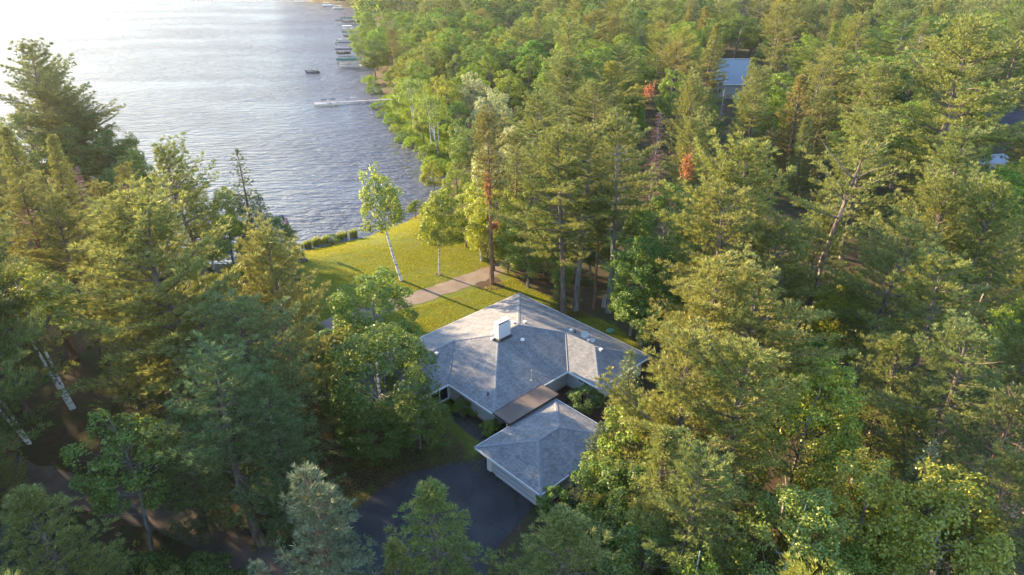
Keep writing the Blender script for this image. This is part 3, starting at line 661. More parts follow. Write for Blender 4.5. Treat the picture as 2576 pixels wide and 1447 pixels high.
def window(axis_, line, a0, a1, z0, z1, sgn, name='window', parent=None, base=None, mull=1):
    """axis_: 'U' wall runs along U at V=line (sgn: outward sign)"""
    parent = parent or house; base = base or HB
    mb = MB(); c = (a0 + a1) / 2; L = a1 - a0; fr = .07
    def bx(m, ac, al, zc, zh, t, off):
        if axis_ == 'U': m.box(hp(ac, line + sgn * off, zc), (al, t, zh), AXS)
        else: m.box(hp(line + sgn * off, ac, zc), (t, al, zh), AXS)
    bx(mb, c, L + .1, z1, fr, .07, .03); bx(mb, c, L + .16, z0, fr, .1, .045)
    bx(mb, a0, fr, (z0 + z1) / 2, z1 - z0, .07, .03); bx(mb, a1, fr, (z0 + z1) / 2, z1 - z0, .07, .03)
    for k in range(1, mull): bx(mb, a0 + L * k / mull, .05, (z0 + z1) / 2, z1 - z0, .06, .03)
    f = sub(mb, name, M['white'], parent, base); mb = MB(); bx(mb, c, L, (z0 + z1) / 2, z1 - z0, .02, .012); sub(mb, 'pane', M['glass'], f, base); return f
window('U', 8.96, 19.35, 21.6, .25, 2.15, 1, mull=2); window('U', 8.96, 22.0, 23.0, 1.2, 2.1, 1); window('U', 8.96, 23.4, 24.5, 1.2, 2.1, 1)
window('V', 8.27, 17.6, 20.0, 1.45, 2.15, 1, mull=3)
window('U', .7, 3, 6, .6, 2.1, -1, mull=3); window('U', .7, 10, 14, .3, 2.15, -1, mull=4); window('U', .7, 18, 20.5, .8, 2.1, -1, mull=2); window('V', .7, 4, 6, .9, 2.1, -1, mull=2); window('V', .7, 12, 14, .9, 2.1, -1, mull=2); window('V', 25.9, 3, 5.5, .8, 2.1, 1, mull=2)
mb = MB(); mb.box(hp(11.2, 16.03, 1.0), (.95, .06, 2.05), AXS); dr = sub(mb, 'door', M['doorp'], house, HB); mb = MB(); mb.box(hp(11.55, 16.09, 1.0), (.05, .06, .12), AXS); sub(mb, 'handle', M['dark'], dr, HB)
# chimney
mb = MB(); mb.box(hp(11.23, 8.80, ZE + 2.35), (1.78, .78, 2.7), AXS); ch = sub(mb, 'chimney', M['stucco'], house, HB)
mb = MB(); mb.box(hp(11.23, 8.80, ZE + 3.765), (1.42, .5, .12), AXS); sub(mb, 'flue', M['brickred'], ch, HB)
mb = MB()
for du in (-.75, .75): mb.box(hp(11.23 + du, 8.8, ZE + 3.80), (.16, .5, .20), AXS)
mb.box(hp(11.23, 8.80, ZE + 3.95), (1.7, .66, .1), AXS); sub(mb, 'chimney_cap', M['white'], ch, HB)
mb = MB(); mb.box(hp(11.33, 8.92, ZE + 1.83), (2.06, 1.12, .34), AXS); sub(mb, 'flashing', M['lead'], ch, HB)
def boxvent(U, V, zr, kind='roof_vent', s=.34):
    mb = MB(); mb.box(hp(U, V, zr + .10), (s * .7, s * .7, .22), AXS).box(hp(U, V, zr + .24), (s, s, .07), AXS); sub(mb, kind, M['white'], house, HB)
boxvent(12.45, 8.45, ZE + 1.80); boxvent(8.34, 7.6, ZE + 1.9); boxvent(7.2, 8.3, ZE + 1.8); boxvent(11.75, 7.7, ZE + 1.93); boxvent(18.03, 5.55, ZE + 1.02); boxvent(20.2, 5.3, ZE + 1.08); boxvent(21.2, 5.2, ZE + 1.1); boxvent(3.6, 12.3, ZE + .9); boxvent(4.4, 17.4, ZE + .93); boxvent(3.9, 15.2, ZE + .97, s=.3)
b0 = hp(10.04, 10.81, ZE + 1.46); mb = MB(); mb.lathe(b0, [(.13, -.05), (.13, .22), (.10, .24)], 12); tv = sub(mb, 'turbine_vent', M['galv'], house, HB)
mb = MB(); mb.lathe(b0, [(.16, .24), (.25, .32), (.26, .40), (.20, .50), (.08, .55)], 14); sub(mb, 'vent_hood', M['white'], tv, HB)
for U, V, z in ((18.28, 14.21, .36), (3.32, 12.67, .82)):
    p = hp(U, V, ZE + z); mb = MB(); mb.lathe(p, [(.17, -.04), (.15, .03), (.07, .06), (.06, .34), (.045, .34)], 10); sub(mb, 'vent_pipe', M['dark'], house, HB)
p = hp(13.27, 15.45, ZE + .3); mb = MB(); mb.lathe(p, [(.16, -.05), (.1, .05), (.035, .07), (.032, 1.15)], 8).lathe((p[0], p[1], p[2] + 1.15), [(.05, 0), (.11, .05), (.06, .16)], 8); mb.tube([(p[0], p[1], p[2] + .9), (p[0] + .35, p[1] - .1, p[2] + .35)], .012, 4); sub(mb, 'service_mast', M['galv'], house, HB)
a = np.array(p) + (0, 0, 1.05); e = np.array([*at(1800, 1000, 6), 6.0]); ts = np.linspace(0, 1, 14)
mb = MB(); mb.tube([a + (e - a) * t + np.array([0, 0, -2.2 * 4 * t * (1 - t) * .5]) for t in ts], .014, 4); wire = mesh_obj('service_wire', mb.mesh('service_wire', M['dark'])); tag(wire, 'thin dark electric wire running from the roof mast over the courtyard', 'wire')
# breezeway
BB = hp(16.4, 17.9, 0); bz = root('breezeway', BB, 'flat brown roofed breezeway joining the house to the garage', 'breezeway')
mb = MB(); mb.box(hp(16.42, 17.87, ZE + .20), (6.86, 2.34, .14), AXS); sub(mb, 'flat_roof', M['tarroof'], bz, BB)
mb = MB()
for V in (16.68, 19.06): mb.box(hp(16.42, V, ZE + .19), (6.9, .04, .2), AXS)
for U in (12.97, 19.87): mb.box(hp(U, 17.87, ZE + .19), (.04, 2.42, .2), AXS)
sub(mb, 'edge_trim', M['lead'], bz, BB)
for U in (13.4, 19.5):
    mb = MB(); mb.box(hp(U, 18.3, 1.3), (.12, .12, 2.6), AXS); sub(mb, 'post', M['white'], bz, BB)
# garage
GB = hp(18.8, 23.1, 0); gar = root('garage', GB, 'separate garage with grey hip roof facing the asphalt driveway', 'garage')
GZ = 2.42; g0, g1, h0, h1 = 13.4, 24.22, 18.92, 27.4; rh = (h1 - h0) / 2; zr = rh * SL
VG = dict(W=(g1, h0, 0), S=(g1, h1, 0), E=(g0, h1, 0), N=(g0, h0, 0), r1=(g1 - rh + .25, h0 + rh, zr), r2=(g0 + rh - .15, h0 + rh, zr))
grf = roof('roof', gar, GB, [('W r1 S'.split(), 'V'), ('S r1 r2 E'.split(), 'U'), ('E r2 N'.split(), 'V'), ('N r2 r1 W'.split(), 'U')], VG, GZ)
mb = MB(); w4 = lambda k: hp(VG[k][0], VG[k][1], GZ + VG[k][2] + .01)
for a, b in [('r1', 'r2'), ('W', 'r1'), ('S', 'r1'), ('E', 'r2'), ('N', 'r2')]: line_cap(mb, w4(a), w4(b))
sub(mb, 'ridge_cap', M['cap'], grf, GB)
GO = [(g0, h0), (g0, h1), (g1, h1), (g1, h0)]
mb = MB(); fascia(mb, GO, GZ); sub(mb, 'gutter', M['white'], grf, GB)
mb = MB(); mb.add([hp(a, b, GZ - .17) for a, b in GO], [(0, 1, 2, 3)]); sub(mb, 'soffit', M['white'], gar, GB)
GW = [(g0 + .6, h0 + .6), (g0 + .6, h1 - .6), (g1 - .75, h1 - .6), (g1 - .75, h0 + .6)]
mb = MB(); walls(mb, GW, -.1, GZ - .1); sub(mb, 'wall', M['siding'], gar, GB)
mb = MB(); mb.box(hp(g1 - .70, 23.6, 1.02), (.06, 5.2, 2.1), AXS); gd = sub(mb, 'garage_door', M['doorp'], gar, GB)
mb = MB()
for z in (.5, 1.0, 1.5): mb.box(hp(g1 - .665, 23.6, z), (.012, 5.2, .03), AXS)
sub(mb, 'panel_groove', M['dark'], gd, GB)
mb = MB(); mb.box(hp(g1 - .72, 20.15, 1.1), (.16, .5, 2.3), AXS); sub(mb, 'post', M['white'], gar, GB)
mb = MB(); mb.box(hp(g1 - .71, 19.75, 1.0), (.06, .3, 2.0), AXS); sub(mb, 'door', M['dark'], gar, GB)
# dishes
def dish(U, V, z, r, label):
    p = np.array(hp(U, V, ZE + z)); o = root('satellite_dish', tuple(p), label, 'satellite dish', 'dishes on the roof'); c = p + (-.02, .0, .62 * (r / .4))
    fwd = np.array([-.15, -.80, .58]); fwd /= np.linalg.norm(fwd); s = np.cross(fwd, (0, 0, 1)); s /= np.linalg.norm(s); u_ = np.cross(s, fwd)
    mb = MB(); n = 20; vs = []; fs = []
    for i in range(5):
        q_ = i / 4
        for k in range(n): an = 6.2832 * k / n; vs.append(c + fwd * (.18 * r * q_ * q_) + s * r * q_ * 1.08 * math.cos(an) + u_ * r * q_ * math.sin(an))
    for i in range(4):
        for k in range(n): fs.append((i * n + k, i * n + (k + 1) % n, (i + 1) * n + (k + 1) % n, (i + 1) * n + k))
    mb.add(vs, fs); me = mb.mesh('reflector', M['dishgrey'], tuple(p)); rfo = mesh_obj('reflector', me, o); sm = rfo.modifiers.new('thick', 'SOLIDIFY'); sm.thickness = .015
    mb = MB(); mb.tube([p + (0, 0, -.05), c - fwd * .05], .022, 6).tube([p + (.18, .12, -.04), p + (0, 0, .3)], .012, 5).tube([p + (-.18, .12, -.04), p + (0, 0, .3)], .012, 5); sub(mb, 'mount', M['galv'], o, tuple(p))
    mb = MB(); t_ = c + fwd * r * .95 - u_ * r * .45; mb.tube([c - u_ * r * .95, t_], .014, 5).tube([t_ - fwd * .05, t_ + fwd * .02], .045, 8); sub(mb, 'feed_arm', M['galv'], o, tuple(p))
M['dishgrey'] = simple('dish_grey', (.36, .37, .39), .5, noise=.05)
dish(3.91, 14.66, .98, .42, 'larger satellite dish on the shaded roof slope'); dish(3.85, 15.76, .96, .27, 'smaller round satellite dish on the shaded roof slope')
#__PART3__
# ------------------------------------------------------------------ trees set out one by one
NAMES = {'white_pine_a': 'white_pine', 'white_pine_b': 'white_pine', 'white_pine_c': 'white_pine', 'white_pine_d': 'white_pine', 'white_pine_e': 'white_pine', 'windswept_pine': 'white_pine', 'white_pine_f': 'white_pine', 'white_pine_g': 'white_pine', 'trunk_pine': 'white_pine', 'open_pine': 'white_pine',
         'red_pine_a': 'red_pine', 'red_pine_b': 'red_pine', 'scotch_pine': 'pine_tree', 'spruce_a': 'spruce_tree', 'spruce_b': 'spruce_tree', 'blue_spruce': 'spruce_tree', 'maple_a': 'leafy_tree', 'maple_b': 'leafy_tree', 'maple_c': 'leafy_tree',
         'poplar_a': 'poplar_tree', 'birch_a': 'birch_tree', 'birch_b': 'birch_tree', 'birch_clump': 'birch_tree', 'aspen_birch': 'birch_tree', 'forked_birch': 'birch_tree', 'willow': 'willow_tree', 'locust': 'leafy_tree', 'aspen': 'leafy_tree', 'dead_spruce': 'dead_tree', 'bare_snag': 'dead_tree',
         'leafy_shrub': 'shrub', 'tall_shrub': 'shrub', 'dark_shrub': 'shrub'}
PLACED = []      # x, y, crown radius, height
def tree(key, px, py, h, w=None, label=None, tint=(1, 1, 1), base=False, lean=(0, 0), group=None, cat=None, rot=None):
    """top of the crown (or the foot when base) seen at pixel px, py"""
    x, y = at(px, py, 0 if base else h * math.cos(lean[0]))
    if not base and lean[0]: x -= h * math.sin(lean[0]) * math.cos(lean[1]); y -= h * math.sin(lean[0]) * math.sin(lean[1])
    PLACED.append((x, y, (w or PROTO[key][2]) / 2, h))
    nm = NAMES[key]
    return plant(key, nm, x, y, h, w, tint, label, cat or ('shrub' if nm == 'shrub' else 'tree'), group, rot, lean)
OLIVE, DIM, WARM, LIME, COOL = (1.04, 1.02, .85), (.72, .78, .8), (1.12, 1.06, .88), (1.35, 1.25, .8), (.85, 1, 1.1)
# -- left bank, from the lake towards the camera
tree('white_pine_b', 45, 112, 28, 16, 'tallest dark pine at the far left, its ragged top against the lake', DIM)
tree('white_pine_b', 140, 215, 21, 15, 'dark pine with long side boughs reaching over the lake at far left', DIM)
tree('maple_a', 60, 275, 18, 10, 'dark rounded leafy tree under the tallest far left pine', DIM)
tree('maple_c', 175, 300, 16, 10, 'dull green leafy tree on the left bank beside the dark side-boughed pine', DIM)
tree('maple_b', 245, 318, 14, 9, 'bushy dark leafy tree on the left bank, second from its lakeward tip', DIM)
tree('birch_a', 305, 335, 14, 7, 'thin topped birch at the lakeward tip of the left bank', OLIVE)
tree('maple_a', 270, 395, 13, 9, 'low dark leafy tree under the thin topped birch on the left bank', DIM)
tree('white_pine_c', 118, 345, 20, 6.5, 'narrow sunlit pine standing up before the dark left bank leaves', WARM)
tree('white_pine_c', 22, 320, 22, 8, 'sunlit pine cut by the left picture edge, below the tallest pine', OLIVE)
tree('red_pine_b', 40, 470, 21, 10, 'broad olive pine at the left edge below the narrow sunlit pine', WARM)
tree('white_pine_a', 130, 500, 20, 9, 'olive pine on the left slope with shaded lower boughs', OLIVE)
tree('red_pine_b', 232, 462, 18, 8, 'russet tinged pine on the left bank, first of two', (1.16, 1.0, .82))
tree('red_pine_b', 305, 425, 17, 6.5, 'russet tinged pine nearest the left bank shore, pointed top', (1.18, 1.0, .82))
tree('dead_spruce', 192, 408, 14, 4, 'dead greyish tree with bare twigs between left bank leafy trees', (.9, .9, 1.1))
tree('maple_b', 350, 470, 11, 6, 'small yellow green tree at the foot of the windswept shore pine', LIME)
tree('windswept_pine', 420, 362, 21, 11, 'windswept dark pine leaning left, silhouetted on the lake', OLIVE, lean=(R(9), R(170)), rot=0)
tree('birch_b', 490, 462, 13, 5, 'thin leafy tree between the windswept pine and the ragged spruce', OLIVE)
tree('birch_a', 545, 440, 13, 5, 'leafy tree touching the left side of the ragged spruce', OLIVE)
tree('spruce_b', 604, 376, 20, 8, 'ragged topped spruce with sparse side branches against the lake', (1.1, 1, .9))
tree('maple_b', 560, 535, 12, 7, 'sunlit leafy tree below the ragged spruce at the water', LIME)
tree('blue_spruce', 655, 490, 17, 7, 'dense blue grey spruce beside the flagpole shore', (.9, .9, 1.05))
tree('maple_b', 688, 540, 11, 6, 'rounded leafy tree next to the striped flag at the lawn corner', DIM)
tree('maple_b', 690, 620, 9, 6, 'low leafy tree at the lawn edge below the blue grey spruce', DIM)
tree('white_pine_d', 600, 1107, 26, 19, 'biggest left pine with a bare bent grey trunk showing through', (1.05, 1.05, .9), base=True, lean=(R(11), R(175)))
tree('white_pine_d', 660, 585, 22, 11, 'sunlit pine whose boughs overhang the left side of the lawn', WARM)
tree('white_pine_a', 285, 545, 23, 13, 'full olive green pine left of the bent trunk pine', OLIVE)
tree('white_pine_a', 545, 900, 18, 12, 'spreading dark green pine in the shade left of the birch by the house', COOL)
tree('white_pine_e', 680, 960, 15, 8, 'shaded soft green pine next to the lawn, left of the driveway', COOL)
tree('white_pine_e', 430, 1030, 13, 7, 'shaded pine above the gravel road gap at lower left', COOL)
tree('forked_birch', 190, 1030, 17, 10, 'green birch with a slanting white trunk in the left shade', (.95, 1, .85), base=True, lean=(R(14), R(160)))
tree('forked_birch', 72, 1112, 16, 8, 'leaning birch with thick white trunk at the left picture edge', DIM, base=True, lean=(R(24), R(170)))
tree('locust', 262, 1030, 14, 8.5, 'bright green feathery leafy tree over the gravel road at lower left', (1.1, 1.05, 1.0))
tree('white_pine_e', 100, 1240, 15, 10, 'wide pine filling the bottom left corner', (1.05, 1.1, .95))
tree('scotch_pine', 30, 1330, 11, 7, 'small dark pine half out of the bottom left corner', DIM)
tree('scotch_pine', 745, 1168, 17, 9.5, 'bluish green pine with pale shoots at the lower left end of the driveway', (1.15, 1.1, 1.05))
tree('scotch_pine', 632, 1408, 14, 5, 'bluish pine tip poking up at the bottom edge, left of driveway', (1.2, 1.15, 1.2))
tree('white_pine_e', 1100, 1250, 15, 9, 'pine at the bottom middle with its pointed top over the driveway', (1, 1.1, .9))
tree('white_pine_e', 1405, 1262, 14, 10, 'pine at the bottom right corner of the driveway', (1.05, 1.05, .9))
tree('white_pine_e', 1010, 1365, 12, 5, 'low pine beside the bottom middle pine, over the driveway mouth', (1, 1.05, .9))
tree('maple_b', 1560, 1390, 11, 6, 'shaded broad leafy tree at the bottom edge right of the driveway pine', DIM)
tree('dark_shrub', 300, 1400, 5, 6, 'dark bushes at bottom left below the gravel road', DIM)
tree('dark_shrub', 520, 1420, 4, 5, 'dark bush at the bottom edge between the gravel road and bluish pine', DIM)
# -- round the lawn and house
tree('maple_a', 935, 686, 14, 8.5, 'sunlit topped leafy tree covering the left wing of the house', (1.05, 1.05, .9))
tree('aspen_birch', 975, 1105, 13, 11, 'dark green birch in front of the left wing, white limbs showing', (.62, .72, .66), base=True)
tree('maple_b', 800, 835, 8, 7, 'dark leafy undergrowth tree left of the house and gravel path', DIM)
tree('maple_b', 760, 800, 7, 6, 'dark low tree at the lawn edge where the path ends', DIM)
tree('birch_b', 1010, 706, 18.5, 7.0, 'leaning white trunked birch on the lawn, thin top over the water', (1.15, 1.1, .85), base=True, lean=(R(13), R(165)))
tree('birch_a', 1105, 691, 13.5, 6.2, 'upright white trunked birch in the middle of the lawn', (1.1, 1.1, .85), base=True)
tree('red_pine_a', 1237, 713, 24, 6.5, 'tall pine with long bare reddish trunk beside the gravel path', (1.15, 1, .85), base=True)
tree('birch_b', 1211, 656, 14, 5, 'slim birch behind the bare trunked pine by the path', LIME, base=True)
tree('aspen', 1328, 722, 11.5, 9.5, 'glossy leafy tree overhanging the path, right of bare trunked pine', (1.1, 1.05, .85), base=True)
tree('aspen', 1278, 690, 8.5, 5.5, 'lower leafy tree hugging the bare trunked pine on its right', (1.1, 1.1, .85), base=True)
tree('poplar_a', 1085, 372, 8.5, 4.5, 'sunlit tree on the shore point where the bay turns', LIME)
tree('birch_a', 1078, 498, 5.2, 4, 'light green tree on the lawn edge by the water', LIME)
tree('maple_b', 1042, 490, 3.4, 3.2, 'small round leafy tree on the shore beside the lawn', LIME)
tree('poplar_a', 1150, 415, 10, 5.5, 'yellow green poplar right of the bay tip', LIME)
tree('poplar_a', 1195, 440, 11.5, 6, 'yellow green poplar behind the upright lawn birch', LIME)
tree('maple_b', 1170, 560, 4.2, 5, 'bright leafy tree at the lawn back edge beneath the poplars', LIME)
tree('red_pine_a', 1290, 645, 19, 6.5, 'slender trunked pine between poplars and the paired trunk pines', OLIVE, base=True)
tree('white_pine_b', 1435, 335, 24, 12, 'tall pine behind the house roof peak, left of the trunk pair', OLIVE)
tree('trunk_pine', 1447, 780, 24, 10, 'tall straight pine behind the house, left one of the trunk pair', OLIVE, base=True)
tree('trunk_pine', 1530, 785, 25, 10.5, 'tall straight pine behind the house, right one of the trunk pair', OLIVE, base=True)
tree('red_pine_a', 1495, 778, 17, 4, 'thin trunked pine standing between the pair behind the house', OLIVE, base=True)
tree('birch_b', 1415, 776, 8, 3.5, 'thin crooked tree left of the trunk pair behind the house', OLIVE, base=True)
tree('white_pine_e', 1408, 705, 4.5, 3.2, 'little dark pine like a bonsai behind the roof peak', COOL)
tree('maple_c', 1680, 470, 17, 9, 'dense dark green leafy tree right of the trunk pair', (.85, .95, .85))
tree('maple_a', 1640, 600, 14, 8, 'dark leafy tree behind the right wing of the house', (.75, .9, .8))
tree('maple_b', 1600, 680, 9, 5.5, 'sunlit leaved low tree near the septic lid behind the house', LIME)
tree('maple_b', 1690, 720, 10, 7, 'dark leafy tree right of the house, near the big pale pine', DIM)
tree('spruce_a', 1597, 880, 15.5, 6, 'pale green spruce touching the right side of the garage', (1.5, 1.35, 1.15))
tree('blue_spruce', 1510, 1060, 10, 5.5, 'low dark spruce squeezed against the right corner of the garage', (.85, .9, .85))
tree('maple_b', 1555, 1150, 9, 6, 'shaded leafy tree below the spruce beside the garage', (.9, 1, .8))
tree('dark_shrub', 1470, 975, 2.6, 4.0, 'round dark shrub in the small courtyard of the house', DIM)
tree('leafy_shrub', 1390, 1215, 3.0, 3.0, 'leafy shrub at the near corner of the garage by the driveway', (.8, .9, .8))
tree('leafy_shrub', 1156, 1008, 1.9, 2.0, 'shrub in the flower bed under the left inner corner window', DIM)
tree('leafy_shrub', 1226, 1058, 1.6, 2.0, 'shrub in the flower bed beside the walkway end', OLIVE)
tree('leafy_shrub', 1200, 1030, .8, 1.2, 'low plant in the middle of the flower bed', OLIVE)
tree('aspen', 1240, 470, 13, 8, 'sunlit leafy tree filling the treeline left of the bare trunked pine', LIME)
tree('aspen', 1225, 545, 7, 6, 'low yellow green tree behind the slim path birch', LIME)
tree('maple_b', 1378, 690, 9, 7, 'dark leafy understory tree left of the trunk pair', DIM, base=True)
tree('maple_a', 1485, 690, 8.5, 8, 'dark leafy understory tree showing between the trunk pair', DIM, base=True)
tree('maple_b', 1585, 715, 9, 7, 'dark leafy understory tree right of the trunk pair', DIM, base=True)
tree('white_pine_d', 95, 165, 23, 13, 'dark pine on the sloping left bank just right of the tallest one', DIM)
tree('white_pine_b', 185, 235, 19, 11, 'dark pine halfway down the sloping left bank skyline', DIM)
tree('maple_a', 255, 280, 16, 10, 'dark leafy tree low on the sloping left bank skyline', DIM)
tree('maple_b', 318, 380, 12, 8, 'dark leafy tree at the very tip of the left bank by the water', DIM)
tree('white_pine_e', 1905, 150, 22, 7.5, 'pine whose bough crosses the right half of the metal roof', OLIVE)
tree('white_pine_f', 640, 760, 19, 12, 'soft layered pine in shade left of the lawn maple', COOL)
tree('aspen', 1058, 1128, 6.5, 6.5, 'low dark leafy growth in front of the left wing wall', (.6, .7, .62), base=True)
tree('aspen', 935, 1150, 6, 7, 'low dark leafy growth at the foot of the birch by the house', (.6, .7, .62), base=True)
# -- right hand pines
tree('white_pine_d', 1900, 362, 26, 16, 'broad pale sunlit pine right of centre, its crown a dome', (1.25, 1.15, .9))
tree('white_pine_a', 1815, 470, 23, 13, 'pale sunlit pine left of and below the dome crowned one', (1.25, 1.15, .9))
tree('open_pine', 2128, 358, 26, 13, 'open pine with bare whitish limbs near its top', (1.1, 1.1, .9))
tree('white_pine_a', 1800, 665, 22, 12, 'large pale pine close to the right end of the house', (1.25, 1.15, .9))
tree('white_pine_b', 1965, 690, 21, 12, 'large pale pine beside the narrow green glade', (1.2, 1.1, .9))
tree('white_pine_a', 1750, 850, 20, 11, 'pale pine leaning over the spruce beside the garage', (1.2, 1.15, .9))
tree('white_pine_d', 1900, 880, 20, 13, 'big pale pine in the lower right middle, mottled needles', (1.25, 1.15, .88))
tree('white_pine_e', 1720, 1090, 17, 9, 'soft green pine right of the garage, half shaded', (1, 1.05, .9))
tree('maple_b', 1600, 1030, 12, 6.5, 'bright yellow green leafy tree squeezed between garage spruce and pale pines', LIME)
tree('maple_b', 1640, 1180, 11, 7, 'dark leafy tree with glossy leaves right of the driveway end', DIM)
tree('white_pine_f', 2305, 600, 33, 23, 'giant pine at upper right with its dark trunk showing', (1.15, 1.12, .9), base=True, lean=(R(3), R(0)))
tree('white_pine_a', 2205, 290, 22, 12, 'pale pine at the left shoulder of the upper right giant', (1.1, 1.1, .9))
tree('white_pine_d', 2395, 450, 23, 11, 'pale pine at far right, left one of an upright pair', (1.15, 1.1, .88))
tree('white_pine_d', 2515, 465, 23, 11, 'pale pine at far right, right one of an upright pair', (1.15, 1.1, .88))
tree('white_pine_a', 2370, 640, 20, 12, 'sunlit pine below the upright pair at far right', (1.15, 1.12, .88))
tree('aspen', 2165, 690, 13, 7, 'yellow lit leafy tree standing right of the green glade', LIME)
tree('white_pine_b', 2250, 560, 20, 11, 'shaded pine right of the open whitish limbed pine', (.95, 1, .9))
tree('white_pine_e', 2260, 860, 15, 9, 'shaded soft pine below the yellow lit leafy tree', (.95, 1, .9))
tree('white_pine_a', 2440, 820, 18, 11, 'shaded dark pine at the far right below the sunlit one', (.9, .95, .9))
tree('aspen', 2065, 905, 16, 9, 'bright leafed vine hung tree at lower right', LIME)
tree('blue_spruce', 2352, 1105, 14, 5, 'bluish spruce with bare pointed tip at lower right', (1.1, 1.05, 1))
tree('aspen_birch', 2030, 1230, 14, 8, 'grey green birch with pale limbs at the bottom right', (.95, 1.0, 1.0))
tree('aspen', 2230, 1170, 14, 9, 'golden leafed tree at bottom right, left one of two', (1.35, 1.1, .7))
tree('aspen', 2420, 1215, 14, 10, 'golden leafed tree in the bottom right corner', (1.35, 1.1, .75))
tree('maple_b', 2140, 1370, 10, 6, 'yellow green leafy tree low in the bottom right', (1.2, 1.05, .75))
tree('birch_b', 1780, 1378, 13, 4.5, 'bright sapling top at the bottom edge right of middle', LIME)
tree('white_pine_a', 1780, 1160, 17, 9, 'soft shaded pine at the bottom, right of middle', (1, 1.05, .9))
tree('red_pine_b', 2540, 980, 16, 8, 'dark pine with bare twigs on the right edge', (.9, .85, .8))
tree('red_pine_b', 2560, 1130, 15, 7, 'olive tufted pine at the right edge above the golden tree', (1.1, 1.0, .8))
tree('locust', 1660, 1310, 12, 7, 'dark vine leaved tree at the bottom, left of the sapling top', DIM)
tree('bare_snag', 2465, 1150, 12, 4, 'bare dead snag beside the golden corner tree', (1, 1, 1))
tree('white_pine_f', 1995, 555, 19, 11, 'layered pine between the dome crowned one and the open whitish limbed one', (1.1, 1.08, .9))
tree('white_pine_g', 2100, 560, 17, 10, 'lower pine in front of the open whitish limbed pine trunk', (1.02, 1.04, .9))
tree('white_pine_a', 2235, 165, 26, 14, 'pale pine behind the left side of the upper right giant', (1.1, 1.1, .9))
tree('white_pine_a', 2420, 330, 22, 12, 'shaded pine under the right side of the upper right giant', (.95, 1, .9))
# -- middle wood
tree('dead_spruce', 1655, 278, 17, 5, 'dead brown spruce standing grey pink among green pines', (1.1, 1, 1))
tree('white_pine_d', 1738, 300, 21, 10, 'pine with hanging rusty orange dead boughs', (1.1, 1.05, .85))
tree('white_pine_a', 1437, 60, 27, 14, 'feathery pointed pine rising above the wood at upper middle', (1.2, 1.15, .95))
tree('white_pine_b', 1550, 115, 23, 14, 'broad dark pine right of the feathery pointed one', OLIVE)
tree('white_pine_c', 1797, 60, 24, 11.5, 'pointed pine in front of the left end of the metal roof', (1.15, 1.1, .9))
tree('white_pine_a', 1918, 178, 22, 11, 'pine in front of the right end of the metal roof', (1.1, 1.05, .9))
tree('bare_snag', 1828, 185, 13, 3, 'bare dead tree in front of the metal roof', (1, 1, 1))
tree('white_pine_d', 1740, 195, 22, 11, 'pine with orange tip left of and below the metal roof', WARM)
tree('white_pine_b', 1965, 15, 26, 14, 'tall olive pine beyond the metal roof', OLIVE)
tree('white_pine_e', 2040, 300, 16, 7, 'small dark pine between metal roof and open whitish limbed pine', (.9, .95, .9))
tree('spruce_a', 1945, 300, 14, 5, 'slim brownish spruce below the metal roof pines', (1.2, 1, .9))
tree('willow', 1240, 222, 13, 10, 'silvery willow like tree above the reedy shore', (1.05, 1.0, .95))
tree('willow', 1190, 180, 13, 9, 'silvery round topped tree behind the silvery willow', (1, 1, .95))
tree('willow', 1300, 308, 12, 9, 'pale silver leaved tree between the shore and paired trunk pines', (1.1, 1.05, 1))
tree('willow', 1175, 300, 9, 7, 'greenish willow like tree right of the marsh point', (.8, .95, .6))
tree('birch_clump', 1045, 178, 15, 8, 'clump of white trunked birches behind the long dock', (1.1, 1.1, .85))
tree('birch_clump', 1090, 215, 15, 7, 'second clump of white trunked birches by the marsh', (1.1, 1.1, .8))
tree('poplar_a', 1125, 190, 14, 6, 'yellow green tree right of the birch clumps', LIME)
tree('red_pine_a', 985, 75, 17, 7, 'dark reddish pine leaning at the shore by the short white dock', (1.1, .9, .8))
tree('willow', 945, 110, 9, 9, 'drooping golden green tree over the water by the short dock', (.75, .9, .4))
tree('maple_b', 985, 165, 8, 7, 'golden bush tree over the water above the long dock', LIME)
tree('poplar_a', 1010, 60, 16, 8, 'light green tree among shore maples', OLIVE)
tree('maple_c', 915, 50, 15, 13, 'bright leafy tree at the shore point next to the boat lifts', (1.1, 1.15, .8))
tree('maple_a', 985, 25, 17, 14, 'bright rounded leafy tree, tallest of the shore point', (1.1, 1.15, .8))
tree('maple_c', 950, 65, 15, 12, 'bright leafy tree in the middle of the shore point', (1.1, 1.15, .8))
tree('maple_c', 1100, 20, 19, 15, 'big rounded leafy tree right of the shore point', (1.05, 1.1, .85))
tree('maple_a', 1190, 30, 18, 14, 'big rounded leafy tree upper middle, left of feathery pine', (1.0, 1.1, .85))
tree('maple_c', 1140, 70, 17, 13, 'broad leafy tree in front of the two big rounded ones', (1.0, 1.1, .85))
tree('maple_c', 1290, 100, 16, 12, 'blue green rounded leafy tree left of the feathery pine', (.85, 1, .95))
tree('poplar_a', 1270, 165, 15, 8, 'yellow green leafy tree below the blue green rounded one', LIME)
tree('maple_b', 1330, 130, 15, 9, 'leafy tree directly left of the feathery pointed pine', (1.05, 1.1, .8))
tree('white_pine_b', 1350, 235, 21, 13, 'pale olive pine beside the pale silver leaved tree', OLIVE)
tree('white_pine_b', 1490, 215, 20, 12, 'olive pine in the middle wood under the feathery pine', OLIVE)
tree('maple_b', 1590, 240, 13, 8, 'green leafy tree left of the dead brown spruce', (.95, 1.05, .85))
